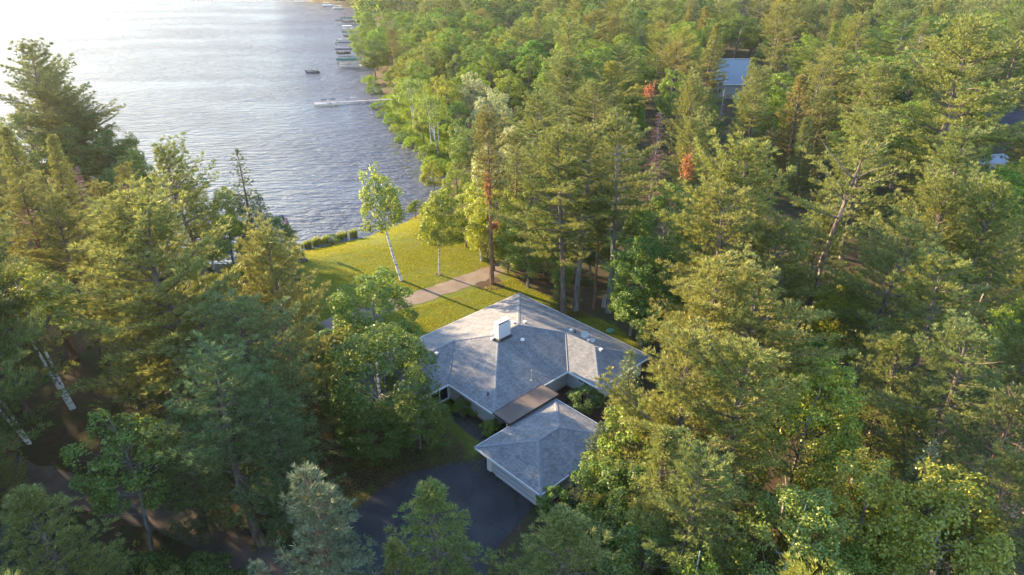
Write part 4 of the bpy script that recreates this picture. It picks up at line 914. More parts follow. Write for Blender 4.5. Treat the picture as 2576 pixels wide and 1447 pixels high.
# ------------------------------------------------------------------ filling the wood
LANDMARKS = [('metal roofed cabin', at(1845, 235)), ('house roof peak', at(1306, 745)), ('garage', (3, 47)), ('long dock', at(985, 250)), ('dark roofed shed', at(2510, 310)), ('dead brown spruce', at(1655, 460)), ('green glade', at(2120, 700)),
             ('green topped boat lift', at(890, 155)), ('bare trunked path pine', at(1237, 713)), ('gravel road', at(250, 1250)), ('windswept shore pine', at(440, 700)), ('open whitish limbed pine', at(2080, 690)), ('asphalt driveway', at(1100, 1300)), ('feathery pointed pine', at(1437, 190)), ('silvery willow', at(1240, 330))]
KEEP_G = [LAWN, LAWN2, [at(*p) for p in [(840, 1330), (950, 1235), (1130, 1150), (1290, 1130), (1420, 1290), (1240, 1500), (820, 1650)]], [at(*p) for p in [(-60, 1130), (120, 1195), (300, 1240), (450, 1285), (640, 1380), (800, 1480), (640, 1470), (430, 1340), (100, 1250), (-60, 1200)]],
          [hp(-3, -3)[:2], hp(-3, 24)[:2], hp(12, 31)[:2], hp(27, 30)[:2], hp(30, -3)[:2]], [at(1790, 215), at(1900, 215), at(1900, 260), at(1790, 260)]]
PROTECT = [[(735, 620), (745, 608), (900, 575), (1000, 540), (1090, 480), (1150, 560), (1230, 560), (1290, 735), (1400, 700), (1560, 840), (1600, 860), (1490, 1000), (1470, 1110), (1345, 1290), (1250, 1360), (940, 1400), (860, 1300), (850, 1200), (760, 1150), (780, 800)],
           [(20, 0), (890, 0), (890, 60), (850, 70), (860, 180), (930, 250), (1000, 250), (960, 290), (1080, 430), (1000, 545), (745, 600), (690, 500), (560, 400), (350, 460), (330, 300), (200, 250), (130, 150), (60, 100)],
           [(1808, 140), (1890, 145), (1890, 235), (1830, 240), (1805, 190)], [(2485, 255), (2570, 270), (2570, 315), (2485, 310)], [(2470, 385), (2505, 388), (2505, 402), (2470, 400)], [(2070, 760), (2150, 600), (2130, 800), (2060, 830)], [(1650, 300), (1630, 470), (1690, 470)], [(1720, 380), (1760, 460), (1710, 460)],
           [(1820, 450), (1990, 420), (2000, 900), (1700, 1000), (1760, 700)]]
PROTECT += [[(0, 890), (75, 1120), (40, 1130), (0, 1050)], [(100, 780), (130, 780), (215, 1030), (170, 1020)]]
PROT = [np.array(p, float) for p in PROTECT]
def blocked(x, y, h, r):
    pts = [project(x + r * u, y, h * v) for v, us in ((1, (0,)), (.9, (-.3, .3)), (.7, (-.7, 0, .7)), (.5, (-1, -.5, 0, .5, 1)), (.3, (-1, -.5, 0, .5, 1)), (.15, (-.8, 0, .8))) for u in us]
    a = np.array(pts)
    return any(inside(p, a[:, 0], a[:, 1]).any() for p in PROT)
KIND = {'white_pine': 'pine', 'red_pine': 'pine', 'pine_tree': 'pine', 'spruce_tree': 'spruce', 'leafy_tree': 'leafy tree', 'poplar_tree': 'slim leafy tree', 'birch_tree': 'birch', 'willow_tree': 'willow'}
LOOK = [('olive', (1.08, 1.03, .85)), ('dark green', (.85, .92, .85)), ('pale green', (1.3, 1.2, .95)), ('yellow green', (1.25, 1.2, .75)), ('deep green', (.95, 1.05, .8))]
rg = np.random.default_rng(11); FILL = []
PX = np.array([(p[0], p[1], p[2]) for p in PLACED])
def try_fill(xlo, xhi, ylo, yhi, n, spacing, mix, hr, dmin=0, dmax=1e9, wf=1.0, offframe=None, limit=9999):
    global PX; made = 0
    for _ in range(n):
        if made >= limit: break
        x, y = rg.uniform(xlo, xhi), rg.uniform(ylo, yhi); d = math.hypot(x, y)
        if d < dmin or d > dmax: continue
        px, py = project(x, y, 8)
        vis = -60 < px < 2640 and project(x, y, 20)[1] < 1500 and project(x, y, 18)[1] > -40
        if offframe is True and vis: continue
        if offframe is None and not vis: continue
        dd = np.hypot(PX[:, 0] - x, PX[:, 1] - y)
        if dd.min() < spacing: continue
        if shore_dist(np.array([x]), np.array([y]))[0] < 3: continue
        if any(inside(k, np.array([x]), np.array([y]))[0] for k in KEEP_G): continue
        keys, wts = zip(*mix); key = keys[rg.choice(len(keys), p=np.array(wts) / sum(wts))]; h = rg.uniform(*hr) * (1 if 'pine' in key else .82); w = PROTO[key][2] * h / PROTO[key][1] * rg.uniform(.85, 1.25) * wf
        if blocked(x, y, h, w / 2): continue
        lk = LOOK[rg.integers(len(LOOK))]
        PX = np.vstack([PX, [x, y, w / 2]]); FILL.append((key, x, y, h, w, lk, vis)); made += 1
PINES = [('white_pine_a', 3), ('white_pine_b', 3), ('white_pine_c', 1), ('white_pine_d', 3), ('white_pine_f', 3), ('white_pine_g', 2.5), ('trunk_pine', 1), ('white_pine_e', 1), ('red_pine_b', 1.2), ('open_pine', 1), ('spruce_a', .7), ('spruce_b', .4)]
LEAFY = [('maple_a', 3), ('maple_b', 3), ('maple_c', 3), ('aspen', 2), ('poplar_a', 1.2), ('birch_a', .8)]
mixof = lambda a, b: [(k, v * a) for k, v in PINES] + [(k, v * b) for k, v in LEAFY]
BROAD = [('maple_a', 2), ('maple_b', 2), ('maple_c', 2), ('aspen', 3), ('willow', 1.5), ('poplar_a', 1.5), ('birch_a', 1), ('white_pine_f', .25)]
try_fill(-90, -5, 190, 345, 2500, 9.5, mixof(.04, 1), (16, 20), 0, 345, wf=1.25)
try_fill(-60, 6, 96, 200, 2500, 7.6, BROAD, (11, 16), 0, 340, wf=1.15)                     # broadleaf belt behind the lawn and marsh
try_fill(-60, 10, 180, 345, 2500, 10.0, mixof(.2, 1), (17, 23), 0, 340, wf=1.25)           # shore wood
try_fill(10, 95, 165, 345, 2500, 11.0, mixof(.6, 1), (18, 25), 0, 340, wf=1.3)
try_fill(95, 280, 165, 345, 3500, 11.3, mixof(1, .7), (19, 26), 0, 345, wf=1.3)
try_fill(-5, 150, 95, 170, 2500, 9.4, mixof(1, .5), (16, 23), wf=1.3)
try_fill(8, 110, 18, 100, 2500, 7.6, mixof(1, .4), (10, 18), wf=1.1)
try_fill(-110, -15, 18, 150, 3000, 7.4, mixof(1, .5), (9, 17), wf=1.1)
try_fill(-210, -40, 20, 135, 1500, 8.5, mixof(1, .6), (23, 29), offframe=True, limit=100)
try_fill(-120, -20, 8, 75, 1500, 7.5, mixof(1, .5), (22, 28), offframe=True, limit=60)      # the wood goes on beyond the frame and throws the foreground shade
for x, y in ((-45, 46), (-56, 44), (-50, 57), (-64, 56), (-70, 47), (-42, 37)): FILL.append(('white_pine_f', x, y, 27, 13, LOOK[1], False))  # unseen pines added to shade the bottom left foreground
ORD = ['nearest', 'second nearest', 'third nearest', 'fourth nearest', 'fifth nearest', 'sixth nearest', 'seventh nearest', 'eighth nearest', 'ninth nearest', 'tenth nearest', 'eleventh nearest', 'twelfth nearest', 'thirteenth nearest', 'fourteenth nearest', 'fifteenth nearest', 'sixteenth nearest']
buck = {}
for t in FILL:
    key, x, y, h, w, lk, vis = t; nm = NAMES[key]
    L = min(LANDMARKS, key=lambda q: math.hypot(q[1][0] - x, q[1][1] - y)); dx, dy = x - L[1][0], y - L[1][1]
    where = ('right of' if dx > 0 else 'left of') if abs(dx) > abs(dy) else ('beyond' if dy > 0 else 'in front of')
    buck.setdefault((KIND[nm], lk[0], L[0], where), []).append((math.hypot(dx, dy), t))
for (kd, lk, L, where), lst in buck.items():
    lst.sort(key=lambda q: q[0])
    for i, (d, (key, x, y, h, w, lkk, vis)) in enumerate(lst):
        lab = f"{lk} {kd} {where} the {L}" + (f", {ORD[min(i, 15)]} to it" if len(lst) > 1 else '')
        plant(key, NAMES[key], x, y, h, w, tuple(c * f_ for c, f_ in zip(lkk[1], rg.uniform(.9, 1.12, 3))), lab, 'tree', lean=(abs(rg.normal()) * R(2.2), rg.uniform(0, 6.28)), group=f"{kd.replace('leafy tree', 'leafy trees').replace('pine', 'pines').replace('spruce', 'spruces').replace('birch', 'birches')} filling the wood")
print('trees set out', len(PLACED), 'fill', len(FILL), 'max bucket', max(len(v) for v in buck.values()))

# ------------------------------------------------------------------ far wood, one mass
def merged(name, items, mats_keys, label):
    """items: (proto key, x, y, height, width); every n-th leaf of the far crowns, larger, in one mesh per material"""
    V = {}
    for key, x, y, h, wd in items:
        parts, H, W = PROTO[key]; me = dict(parts)['crown']; n = len(me.vertices); co = np.empty(n * 3, np.float32); me.vertices.foreach_get('co', co); q = co.reshape(-1, 4, 3)[::9]
        c = q.mean(1, keepdims=True); q = c + (q - c) * 2.6; a = rg.uniform(0, 6.28); ca, sa = math.cos(a), math.sin(a); sx = wd / W
        qq = np.stack([(q[..., 0] * ca - q[..., 1] * sa) * sx, (q[..., 0] * sa + q[..., 1] * ca) * sx, q[..., 2] * h / H], -1) + np.array([x, y, ground_z(x, y)], np.float32)
        V.setdefault(me.materials[0].name, []).append(qq.reshape(-1, 3))
    vs = []; mi = []; mats = []
    for k, (mn, arr) in enumerate(V.items()):
        a = np.concatenate(arr); vs.append(a); mi += [k] * (len(a) // 4); mats.append(bpy.data.materials[mn])
    me = np_mesh(name, np.concatenate(vs), 4, mats[0])
    for m in mats[1:]: me.materials.append(m)
    me.polygons.foreach_set('material_index', mi); o = mesh_obj(name, me); return tag(o, label, 'forest', kind='stuff')
FARLIST = []
PF = np.zeros((1, 2))
for _ in range(5000):
    x, y = rg.uniform(-330, 560), rg.uniform(240, 700); d = math.hypot(x, y)
    if d < 345 or abs(x) > .85 * y or np.hypot(PF[:, 0] - x, PF[:, 1] - y).min() < 11.5: continue
    if shore_dist(np.array([x]), np.array([y]))[0] < 1.5: continue
    PF = np.vstack([PF, [x, y]]); ks, ws = zip(*mixof(1, .8)); key = ks[rg.choice(len(ks), p=np.array(ws) / sum(ws))]; h = rg.uniform(19, 27); FARLIST.append((key, x, y, h, PROTO[key][2] * h / PROTO[key][1] * 1.25))
merged('far_woodland', FARLIST, None, 'far off mixed woodland along the top of the view')
# ------------------------------------------------------------------ lawn grass
def grass_blades(name, poly, n, hgt, wid, label, avoid=(), mat='grass'):
    P = np.array(poly); lo, hi = P.min(0), P.max(0); pts = rg.uniform(lo, hi, (n * 3, 2)); k = inside(P, pts[:, 0], pts[:, 1])
    for a in avoid: k &= ~inside(np.array(a), pts[:, 0], pts[:, 1])
    pts = pts[k]; wv = np.sin(pts[:, 0] * .31 + 1.3 * np.sin(pts[:, 1] * .23)) + np.sin(pts[:, 1] * .57 + pts[:, 0] * .2) * .7 + np.sin(pts[:, 0] * 1.3) * np.sin(pts[:, 1] * 1.7) * .8; pts = pts[rg.random(len(pts)) < np.clip(.72 + .28 * wv, .18, 1)][:n]; k = len(pts); z = ground_np(pts[:, 0], pts[:, 1]); dens = (np.sin(pts[:, 0] * .8 + 2 * np.sin(pts[:, 1] * .5)) * np.sin(pts[:, 1] * .9)) * .25 + 1
    P0 = np.c_[pts, z]; az = rg.uniform(0, 6.28, k); tilt = rg.normal(size=(k, 2)) * .45; hh = (hgt * rg.uniform(.5, 1.3, k) * dens)[:, None]
    d = unit(np.c_[tilt, np.ones(k)]) * hh; s = np.c_[np.cos(az), np.sin(az), np.zeros(k)] * wid * .5
    V = np.stack([P0 - s, P0 + s, P0 + d + s * .3, P0 + d - s * .3], 1).reshape(-1, 3)
    o = mesh_obj(name, np_mesh(name, V, 4, M[mat])); o.color = (1, 1, 1, 1); return tag(o, label, 'grass', kind='stuff')
M['grass'] = leafmat('grass_blades', (.125, .140, .010), .45, .45, .02, col2=(.18, .155, .026))
AV = [[hp(-.2, -.2)[:2], hp(-.2, 21.3)[:2], hp(9, 21.3)[:2], hp(9, 16.9)[:2], hp(20, 16.9)[:2], hp(20, 9.8)[:2], hp(26.8, 9.8)[:2], hp(26.8, -.2)[:2]], [at(700, 930), at(835, 790), at(1000, 745), at(1250, 665), at(1290, 700), at(1130, 752), at(1000, 782), at(840, 842)]]
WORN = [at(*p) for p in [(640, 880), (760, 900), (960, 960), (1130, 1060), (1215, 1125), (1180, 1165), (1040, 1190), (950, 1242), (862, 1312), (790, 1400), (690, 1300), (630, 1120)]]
M['worn'] = leafmat('worn_grass_blades', (.075, .075, .028), .4, .45, .02, col2=(.12, .095, .05))  # dull brownish copy of the grass, shade tone put into its colour
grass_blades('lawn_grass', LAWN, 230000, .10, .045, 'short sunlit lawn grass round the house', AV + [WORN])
grass_blades('worn_grass', WORN, 70000, .10, .05, 'thin brownish grass with shade toned into its colour beside the driveway', AV, 'worn')
grass_blades('marsh_grass', [p for p in MARSH], 30000, .8, .10, 'tall bright marsh plants along the shore by the long dock', mat='shrub')
grass_blades('glade_grass', LAWN2, 25000, .2, .07, 'green grass in the glade between the right hand pines')
#__PART4__
# ------------------------------------------------------------------ buildings in the wood
M['metalroof'] = simple('pale_metal_roofing', (.21, .235, .27), .45, .3, noise=.06, nscale=1.5)
M['slate'] = simple('dark_shingles', (.035, .034, .045), .8, noise=.25, nscale=2)
M['brown'] = simple('brown_boards', (.16, .12, .10), .85, noise=.2, nscale=3)
M['greysid'] = simple('grey_boards', (.24, .23, .23), .8, noise=.15, nscale=3)
def gable(name, label, x, y, rz, L, D, wall_h, rise, rm, wm, ribs=0, cat='house', over=.5, eave=None):
    o = empty(name, (x, y, 0), rz); tag(o, label, cat); mb = MB(); a, b = L / 2, D / 2
    mb.add([(-a, -b, -.2), (a, -b, -.2), (a, b, -.2), (-a, b, -.2), (-a, -b, wall_h), (a, -b, wall_h), (a, b, wall_h), (-a, b, wall_h), (-a, 0, wall_h + rise), (a, 0, wall_h + rise)], [(0, 1, 5, 4), (2, 3, 7, 6), (1, 2, 6, 9, 5), (3, 0, 4, 8, 7)]); mesh_obj('wall', mb.mesh('wall', wm), o)
    mb = MB(); s = rise / b; th = .12; A, B = a + over, b + over; z0 = wall_h - over * s + .05
    for sg in (-1, 1):
        mb.add([(-A, sg * B, z0), (A, sg * B, z0), (A, 0, wall_h + rise + .05), (-A, 0, wall_h + rise + .05), (-A, sg * B, z0 + th), (A, sg * B, z0 + th), (A, 0, wall_h + rise + .05 + th), (-A, 0, wall_h + rise + .05 + th)], [(0, 1, 2, 3), (4, 5, 6, 7), (0, 1, 5, 4), (1, 2, 6, 5), (2, 3, 7, 6), (3, 0, 4, 7)])
        for k in range(ribs):
            xx = -A + 2 * A * (k + .5) / ribs; mb.tube([(xx, sg * B, z0 + th), (xx, 0, wall_h + rise + .05 + th)], .05, 4)
    rf_ = mesh_obj('roof', mb.mesh('roof', rm), o); mb = MB(); mb.box((0, 0, wall_h + rise + .2), (2 * A, .4, .08)); mesh_obj('ridge_cap', mb.mesh('ridge_cap', rm), rf_)
    mb = MB()
    for sg in (-1, 1): mb.box((0, sg * (B + .03), z0 + .02), (2 * A, .05, .22))
    mesh_obj('eave_board', mb.mesh('eave_board', eave or M['white']), rf_)
    for xx in (-a * .55, a * .3):
        mb = MB(); mb.box((xx, -b - .03, wall_h * .55), (1.3, .06, 1.1)); f = mesh_obj('window', mb.mesh('window', eave or M['white']), o); mb = MB(); mb.box((xx, -b - .07, wall_h * .55), (1.1, .02, .9)); mesh_obj('pane', mb.mesh('pane', M['glass']), f)
    return o
cx, cy = at(1842, 211, 4.4); gable('cabin', 'cabin with pale blue grey metal roof deep among the pines', cx, cy + 7.4, 0, 12.5, 15.5, 4.6, 5.8, M['metalroof'], M['greysid'], 30)
cx, cy = at(2512, 290, 4); gable('shed', 'dark roofed cottage half hidden at the right edge of the wood', cx + 1, cy, R(-38), 9.5, 8, 2.8, 2.6, M['slate'], M['brown'], 0, 'cottage', eave=M['brown'])
cx, cy = at(2486, 392, 3); gable('outbuilding', 'low outbuilding with pale grey roof below the dark roofed cottage', cx, cy, R(12), 7.5, 4.5, 2.2, .7, M['metalroof'], M['greysid'], 12, 'shed', eave=M['greysid'])

# ------------------------------------------------------------------ shore: docks, lifts, boats
M['deck'] = simple('weathered_decking', (.21, .21, .235), .95, spec=.05, noise=.12, nscale=8)
M['alu'] = simple('aluminium', (.42, .42, .43), .4, .7, noise=.05)
M['canopy_green'] = simple('green_canvas', (.012, .085, .070), .6, noise=.08)
M['canopy_grey'] = simple('grey_canvas', (.075, .075, .085), .7, noise=.08)
M['canopy_white'] = simple('white_canvas', (.55, .56, .58), .6, noise=.05)
M['hullwhite'] = simple('white_gelcoat', (.62, .60, .57), .3, noise=.04)
M['hulldark'] = simple('dark_hull', (.045, .045, .05), .35, noise=.06)
M['red'] = simple('red_trim', (.28, .035, .03), .5, noise=.05)
M['beige'] = simple('tan_vinyl', (.38, .32, .25), .6, noise=.06)
M['black'] = simple('black_plastic', (.018, .018, .02), .4, noise=.03)
def frame_box(mb, c, ex, ey, x0, x1, y0, y1, z0, z1): pass
def local(cx, cy, rz): ca, sa = math.cos(rz), math.sin(rz); return lambda x, y, z: (cx + x * ca - y * sa, cy + x * sa + y * ca, LZ + z)
def seg_axes(rz): return ((math.cos(rz), math.sin(rz), 0), (-math.sin(rz), math.cos(rz), 0), (0, 0, 1))
# long dock
a_, b_ = at(1014, 248.5, LZ + .6), at(846, 257.5, LZ + .6); rz = math.atan2(a_[1] - b_[1], a_[0] - b_[0]); L = math.hypot(a_[0] - b_[0], a_[1] - b_[1]); base = (b_[0], b_[1], LZ)
dk = root('dock', base, 'long narrow pale dock with benches reaching out from the marshy point', 'dock'); P = local(b_[0], b_[1], rz); AX = seg_axes(rz)
mb = MB(); k = int(L / 3)
for i in range(k): mb.box(P(L * (i + .5) / k, 0, .62), (L / k - .06, 1.25, .10), AX)
sub(mb, 'walkway_deck', M['deck'], dk, base)
mb = MB()
for i in range(3): mb.box(P(-6.6 + 2.45 * i + 1.2, -.6, .65), (2.38, 3.2, .10), AX)
sub(mb, 'end_platform', M['deck'], dk, base)
mb = MB(); mb.box(P(20.5, .8, .64), (5, 2.6, .1), AX); sub(mb, 'side_platform', M['deck'], dk, base)
for i in range(k + 1):
    for s_ in (-.66, .66):
        mb = MB(); mb.tube([P(L * i / k, s_, -1.2), P(L * i / k, s_, 1.0 if i % 3 == 0 else .68)], .045, 6); sub(mb, 'post', M['alu'], dk, base)
for xx in (-6.5, -4.1, -1.7, .6):
    for yy in (-2.2, 1.0):
        mb = MB(); mb.tube([P(xx, yy, -1.2), P(xx, yy, .85)], .05, 6); sub(mb, 'post', M['alu'], dk, base)
def bench(x, y, name_label):
    o = root('bench', P(x, y, .67), name_label, 'bench', 'benches on the long dock'); bb = P(x, y, .67)
    mb = MB(); mb.box(P(x, y, 1.10), (1.6, .45, .06), AX); sub(mb, 'seat', M['deck'], o, bb); mb = MB(); mb.box(P(x, y + .26, 1.45), (1.6, .06, .5), AX); sub(mb, 'backrest', M['deck'], o, bb)
    for dx in (-.7, .7):
        mb = MB(); mb.tube([P(x + dx, y - .15, .67), P(x + dx, y - .15, 1.1)], .03, 5).tube([P(x + dx, y + .22, .67), P(x + dx, y + .27, 1.65)], .03, 5); sub(mb, 'leg', M['alu'], o, bb)
bench(-3.6, .5, 'bench at the outer end of the long dock'); bench(-.9, .6, 'bench near the outer end of the long dock, one nearer shore')
mb = MB(); p = P(6.0, -1.0, 0)
sg_ = root('dock_lift', P(5.2, -1.4, 0), 'small raised frame board standing beside the long dock', 'watercraft lift'); bb = P(5.2, -1.4, 0)
for dx in (-.6, .6):
    mb = MB(); mb.tube([P(5.2 + dx, -1.4, -1), P(5.2 + dx, -1.4, 1.9)], .05, 6); sub(mb, 'post', M['alu'], sg_, bb)
mb = MB(); mb.box(P(5.2, -1.4, 2.0), (1.9, .9, .12), AX); sub(mb, 'board', M['deck'], sg_, bb)
ld = root('swim_ladder', P(9.2, -1.1, 0), 'metal swim ladder on the camera side of the long dock', 'ladder'); bb = P(9.2, -1.1, 0)
for dx in (-.35, .35):
    mb = MB(); mb.tube([P(9.2 + dx, -1.3, -1), P(9.2 + dx, -.9, 1.6)], .04, 5); sub(mb, 'rail', M['black'], ld, bb)
mb = MB()
for zz in (-.2, .2, .6, 1.0): mb.box(P(9.2, -1.12 + .15 * zz, zz), (.7, .16, .05), AX)
sub(mb, 'rungs', M['black'], ld, bb)
def smalldock(p0, p1, wd, label):
    a_, b_ = at(*p0, LZ + .5), at(*p1, LZ + .5); rz = math.atan2(a_[1] - b_[1], a_[0] - b_[0]); L = math.hypot(a_[0] - b_[0], a_[1] - b_[1]); bb = (b_[0], b_[1], LZ); o = root('dock', bb, label, 'dock'); Q = local(b_[0], b_[1], rz); mb = MB(); k = max(2, int(L / 3))
    for i in range(k): mb.box(Q(L * (i + .5) / k, 0, .55), (L / k - .05, wd, .1), seg_axes(rz))
    sub(mb, 'deck', M['hullwhite'], o, bb)
    for i in range(k + 1):
        for s_ in (-wd / 2, wd / 2):
            mb = MB(); mb.tube([Q(L * i / k, s_, -1.3), Q(L * i / k, s_, .75)], .05, 5); sub(mb, 'post', M['alu'], o, bb)
smalldock((935, 162), (905, 165), 1.4, 'short white dock at the shore right of the green topped lift')
smalldock((812, 3.5), (742, 3), 1.8, 'far tan dock at the top edge of the lake'); smalldock((872, 13), (838, 15.5), 1.6, 'far dock between the two moored pontoon boats')
def hull(mb, P, L, W, z0, z1, AX, bowx=1):
    """open boat hull: rows of sections from stern to bow"""
    n = 9; vs = []; fs = []
    for i in range(n):
        t = i / (n - 1); w = W / 2 * (1 if t < .5 else math.sqrt(max(0, 1 - ((t - .5) / .5) ** 2)) * .96 + .04); x = (-L / 2 + L * t) * bowx; up = .25 * max(0, t - .5) * (z1 - z0)
        vs += [P(x, -w, z1 + up), P(x, -w * .8, z0 + up * .8), P(x, w * .8, z0 + up * .8), P(x, w, z1 + up), P(x, w * .86, z1 + up - .06), P(x, w * .7, z0 + .22 + up * .8), P(x, -w * .7, z0 + .22 + up * .8), P(x, -w * .86, z1 + up - .06)]
    for i in range(n - 1):
        for k in range(8): fs.append((i * 8 + k, i * 8 + (k + 1) % 8, (i + 1) * 8 + (k + 1) % 8, (i + 1) * 8 + k))
    fs += [tuple(range(8))[::-1], tuple(range((n - 1) * 8, n * 8))]; mb.add(vs, fs)
def motorboat(x, y, rz, L, W, z, label, hm, tm, name='motorboat'):
    bb = (x, y, LZ + z); o = root(name, bb, label, 'boat'); Q0 = local(x, y, rz); Q = lambda a, b, c: Q0(a, b, c + z); AX = seg_axes(rz)
    mb = MB(); hull(mb, Q, L, W, -.1, .75, AX); h = sub(mb, 'hull', hm, o, bb); mb = MB()
    for s_ in (-1, 1): mb.box(Q(-L * .08, s_ * W * .5, .55), (L * .78, .05, .16), AX)
    sub(mb, 'stripe', tm, h, bb)
    mb = MB(); mb.box(Q(L * .08, 0, .95), (.08, W * .7, .5), AX); sub(mb, 'windscreen', M['glass'], o, bb)
    for xx in (-L * .25, -L * .02):
        mb = MB(); mb.box(Q(xx, 0, .5), (.6, W * .6, .35), AX).box(Q(xx - .28, 0, .8), (.12, W * .6, .5), AX); sub(mb, 'seat', M['beige'], o, bb)
    mb = MB(); mb.box(Q(-L * .5 - .22, 0, .75), (.4, .45, .6), AX).box(Q(-L * .5 - .25, 0, .1), (.16, .14, .9), AX); sub(mb, 'outboard_motor', M['black'], o, bb); return o
def lift(px, py, L, cm, label, rz=0.0, top=3.5, W=3.0, boat=None):
    x, y = at(px, py, LZ); bb = (x, y, LZ); o = root('boat_lift', bb, label, 'boat lift'); Q = local(x, y, rz); AX = seg_axes(rz); n = 10; vs = []; fs = []
    for i in (-1, 1):
        for k in range(n + 1):
            t = -1 + 2 * k / n; vs.append(Q(i * L / 2, t * W / 2, top - .55 * abs(t) ** 2.2 - (.35 if k in (0, n) else 0)))
    m_ = n + 1; fs = [(k, k + 1, m_ + k + 1, m_ + k) for k in range(n)]; mb = MB(); mb.add(vs, fs)
    for i in (0, 1): mb.add([vs[i * m_ + k] for k in range(m_)], [tuple(range(m_))])
    c = sub(mb, 'canopy', cm, o, bb)
    for sx in (-1, 1):
        for sy in (-1, 1):
            mb = MB(); mb.tube([Q(sx * L * .36, sy * W * .5, -1.6), Q(sx * L * .36, sy * W * .5, top - .6)], .06, 6); sub(mb, 'post', M['alu'], o, bb)
    mb = MB()
    for sx in (-1, 1): mb.box(Q(sx * L * .36, 0, .45), (.14, W, .14), AX)
    for sy in (-.35, .35): mb.box(Q(0, sy * W, .58), (L * .8, .16, .12), AX)
    sub(mb, 'cradle', M['alu'], o, bb)
    if boat: motorboat(x, y, rz, L * .84, W * .74, .85, *boat)
    return o
lift(876, 170, 8.2, M['canopy_green'], 'boat lift with long green canopy, nearest to the long dock', R(4), 3.7, boat=('white and red motorboat hanging under the nearest green canopy', M['hullwhite'], M['red']))
lift(866, 141, 6.6, M['canopy_grey'], 'boat lift with dark grey canopy just beyond the green one', R(3), 3.4, boat=('dark covered motorboat under the dark grey canopy', M['hulldark'], M['black']))
lift(884, 97, 8, M['canopy_grey'], 'boat lift with grey canopy next to the leafy shore point', R(5), 3.8, boat=('motorboat under the grey canopy by the leafy point', M['hulldark'], M['beige']))
lift(877, 60, 8.6, M['canopy_green'], 'far boat lift with dark green canopy, outermost of the row', R(2), 3.9, boat=('motorboat under the far dark green canopy', M['hulldark'], M['beige']))
lift(853, 60.5, 4, M['canopy_grey'], 'far small lift with dark cover left of the far green canopy', R(2), 2.6, W=2.4)
def pontoon(px, py, rz, L, label, top=None, rail=None):
    x, y = at(px, py, LZ); bb = (x, y, LZ); o = root('pontoon_boat', bb, label, 'boat'); Q = local(x, y, rz); AX = seg_axes(rz); W = 2.5
    for s_ in (-.85, .85):
        mb = MB(); mb.tube([Q(-L / 2, s_, .25), Q(L * .4, s_, .25), Q(L / 2, s_, .42)], [.3, .3, .08], 10); sub(mb, 'pontoon', M['alu'], o, bb)
    mb = MB(); mb.box(Q(0, 0, .62), (L * .94, W, .1), AX); sub(mb, 'deck', M['deck'], o, bb); mb = MB()
    for s_ in (-1, 1): mb.box(Q(0, s_ * W / 2, 1.0), (L * .9, .05, .62), AX)
    mb.box(Q(L * .45, 0, 1.0), (.05, W, .62), AX).box(Q(-L * .45, 0, 1.0), (.05, W, .62), AX); sub(mb, 'rail_panel', rail or M['beige'], o, bb)
    for xx, yy in ((-L * .3, -.7), (-L * .3, .7), (L * .2, -.8), (L * .2, .8)):
        mb = MB(); mb.box(Q(xx, yy, .9), (1.4, .6, .45), AX).box(Q(xx, yy * 1.35, 1.2), (1.4, .15, .5), AX); sub(mb, 'seat', M['hullwhite'], o, bb)
    mb = MB(); mb.box(Q(-L * .5 - .2, 0, .9), (.4, .4, .6), AX); sub(mb, 'outboard_motor', M['black'], o, bb)
    if top is not None:
        mb = MB(); mb.box(Q(-L * .1, 0, 2.75), (L * .6, W, .12), AX); sub(mb, 'sunshade', top, o, bb)
        for sx in (-.4, .2):
            for s_ in (-1, 1):
                mb = MB(); mb.tube([Q(L * sx, s_ * W / 2, 1.2), Q(L * sx, s_ * W / 2, 2.72)], .03, 5); sub(mb, 'shade_post', M['alu'], o, bb)
pontoon(878, 78, R(4), 8.2, 'pontoon boat with white canvas top between the two far canopies', M['canopy_white'])
pontoon(868, 106, R(5), 7.5, 'tan pontoon boat moored against the leafy shore point', None)
pontoon(824, 16, R(3), 8, 'far white pontoon boat near the top of the lake, left one', M['beige'], M['hullwhite']); pontoon(851, 23, R(20), 7.5, 'far white pontoon boat near the top of the lake, right one', None, M['hullwhite'])
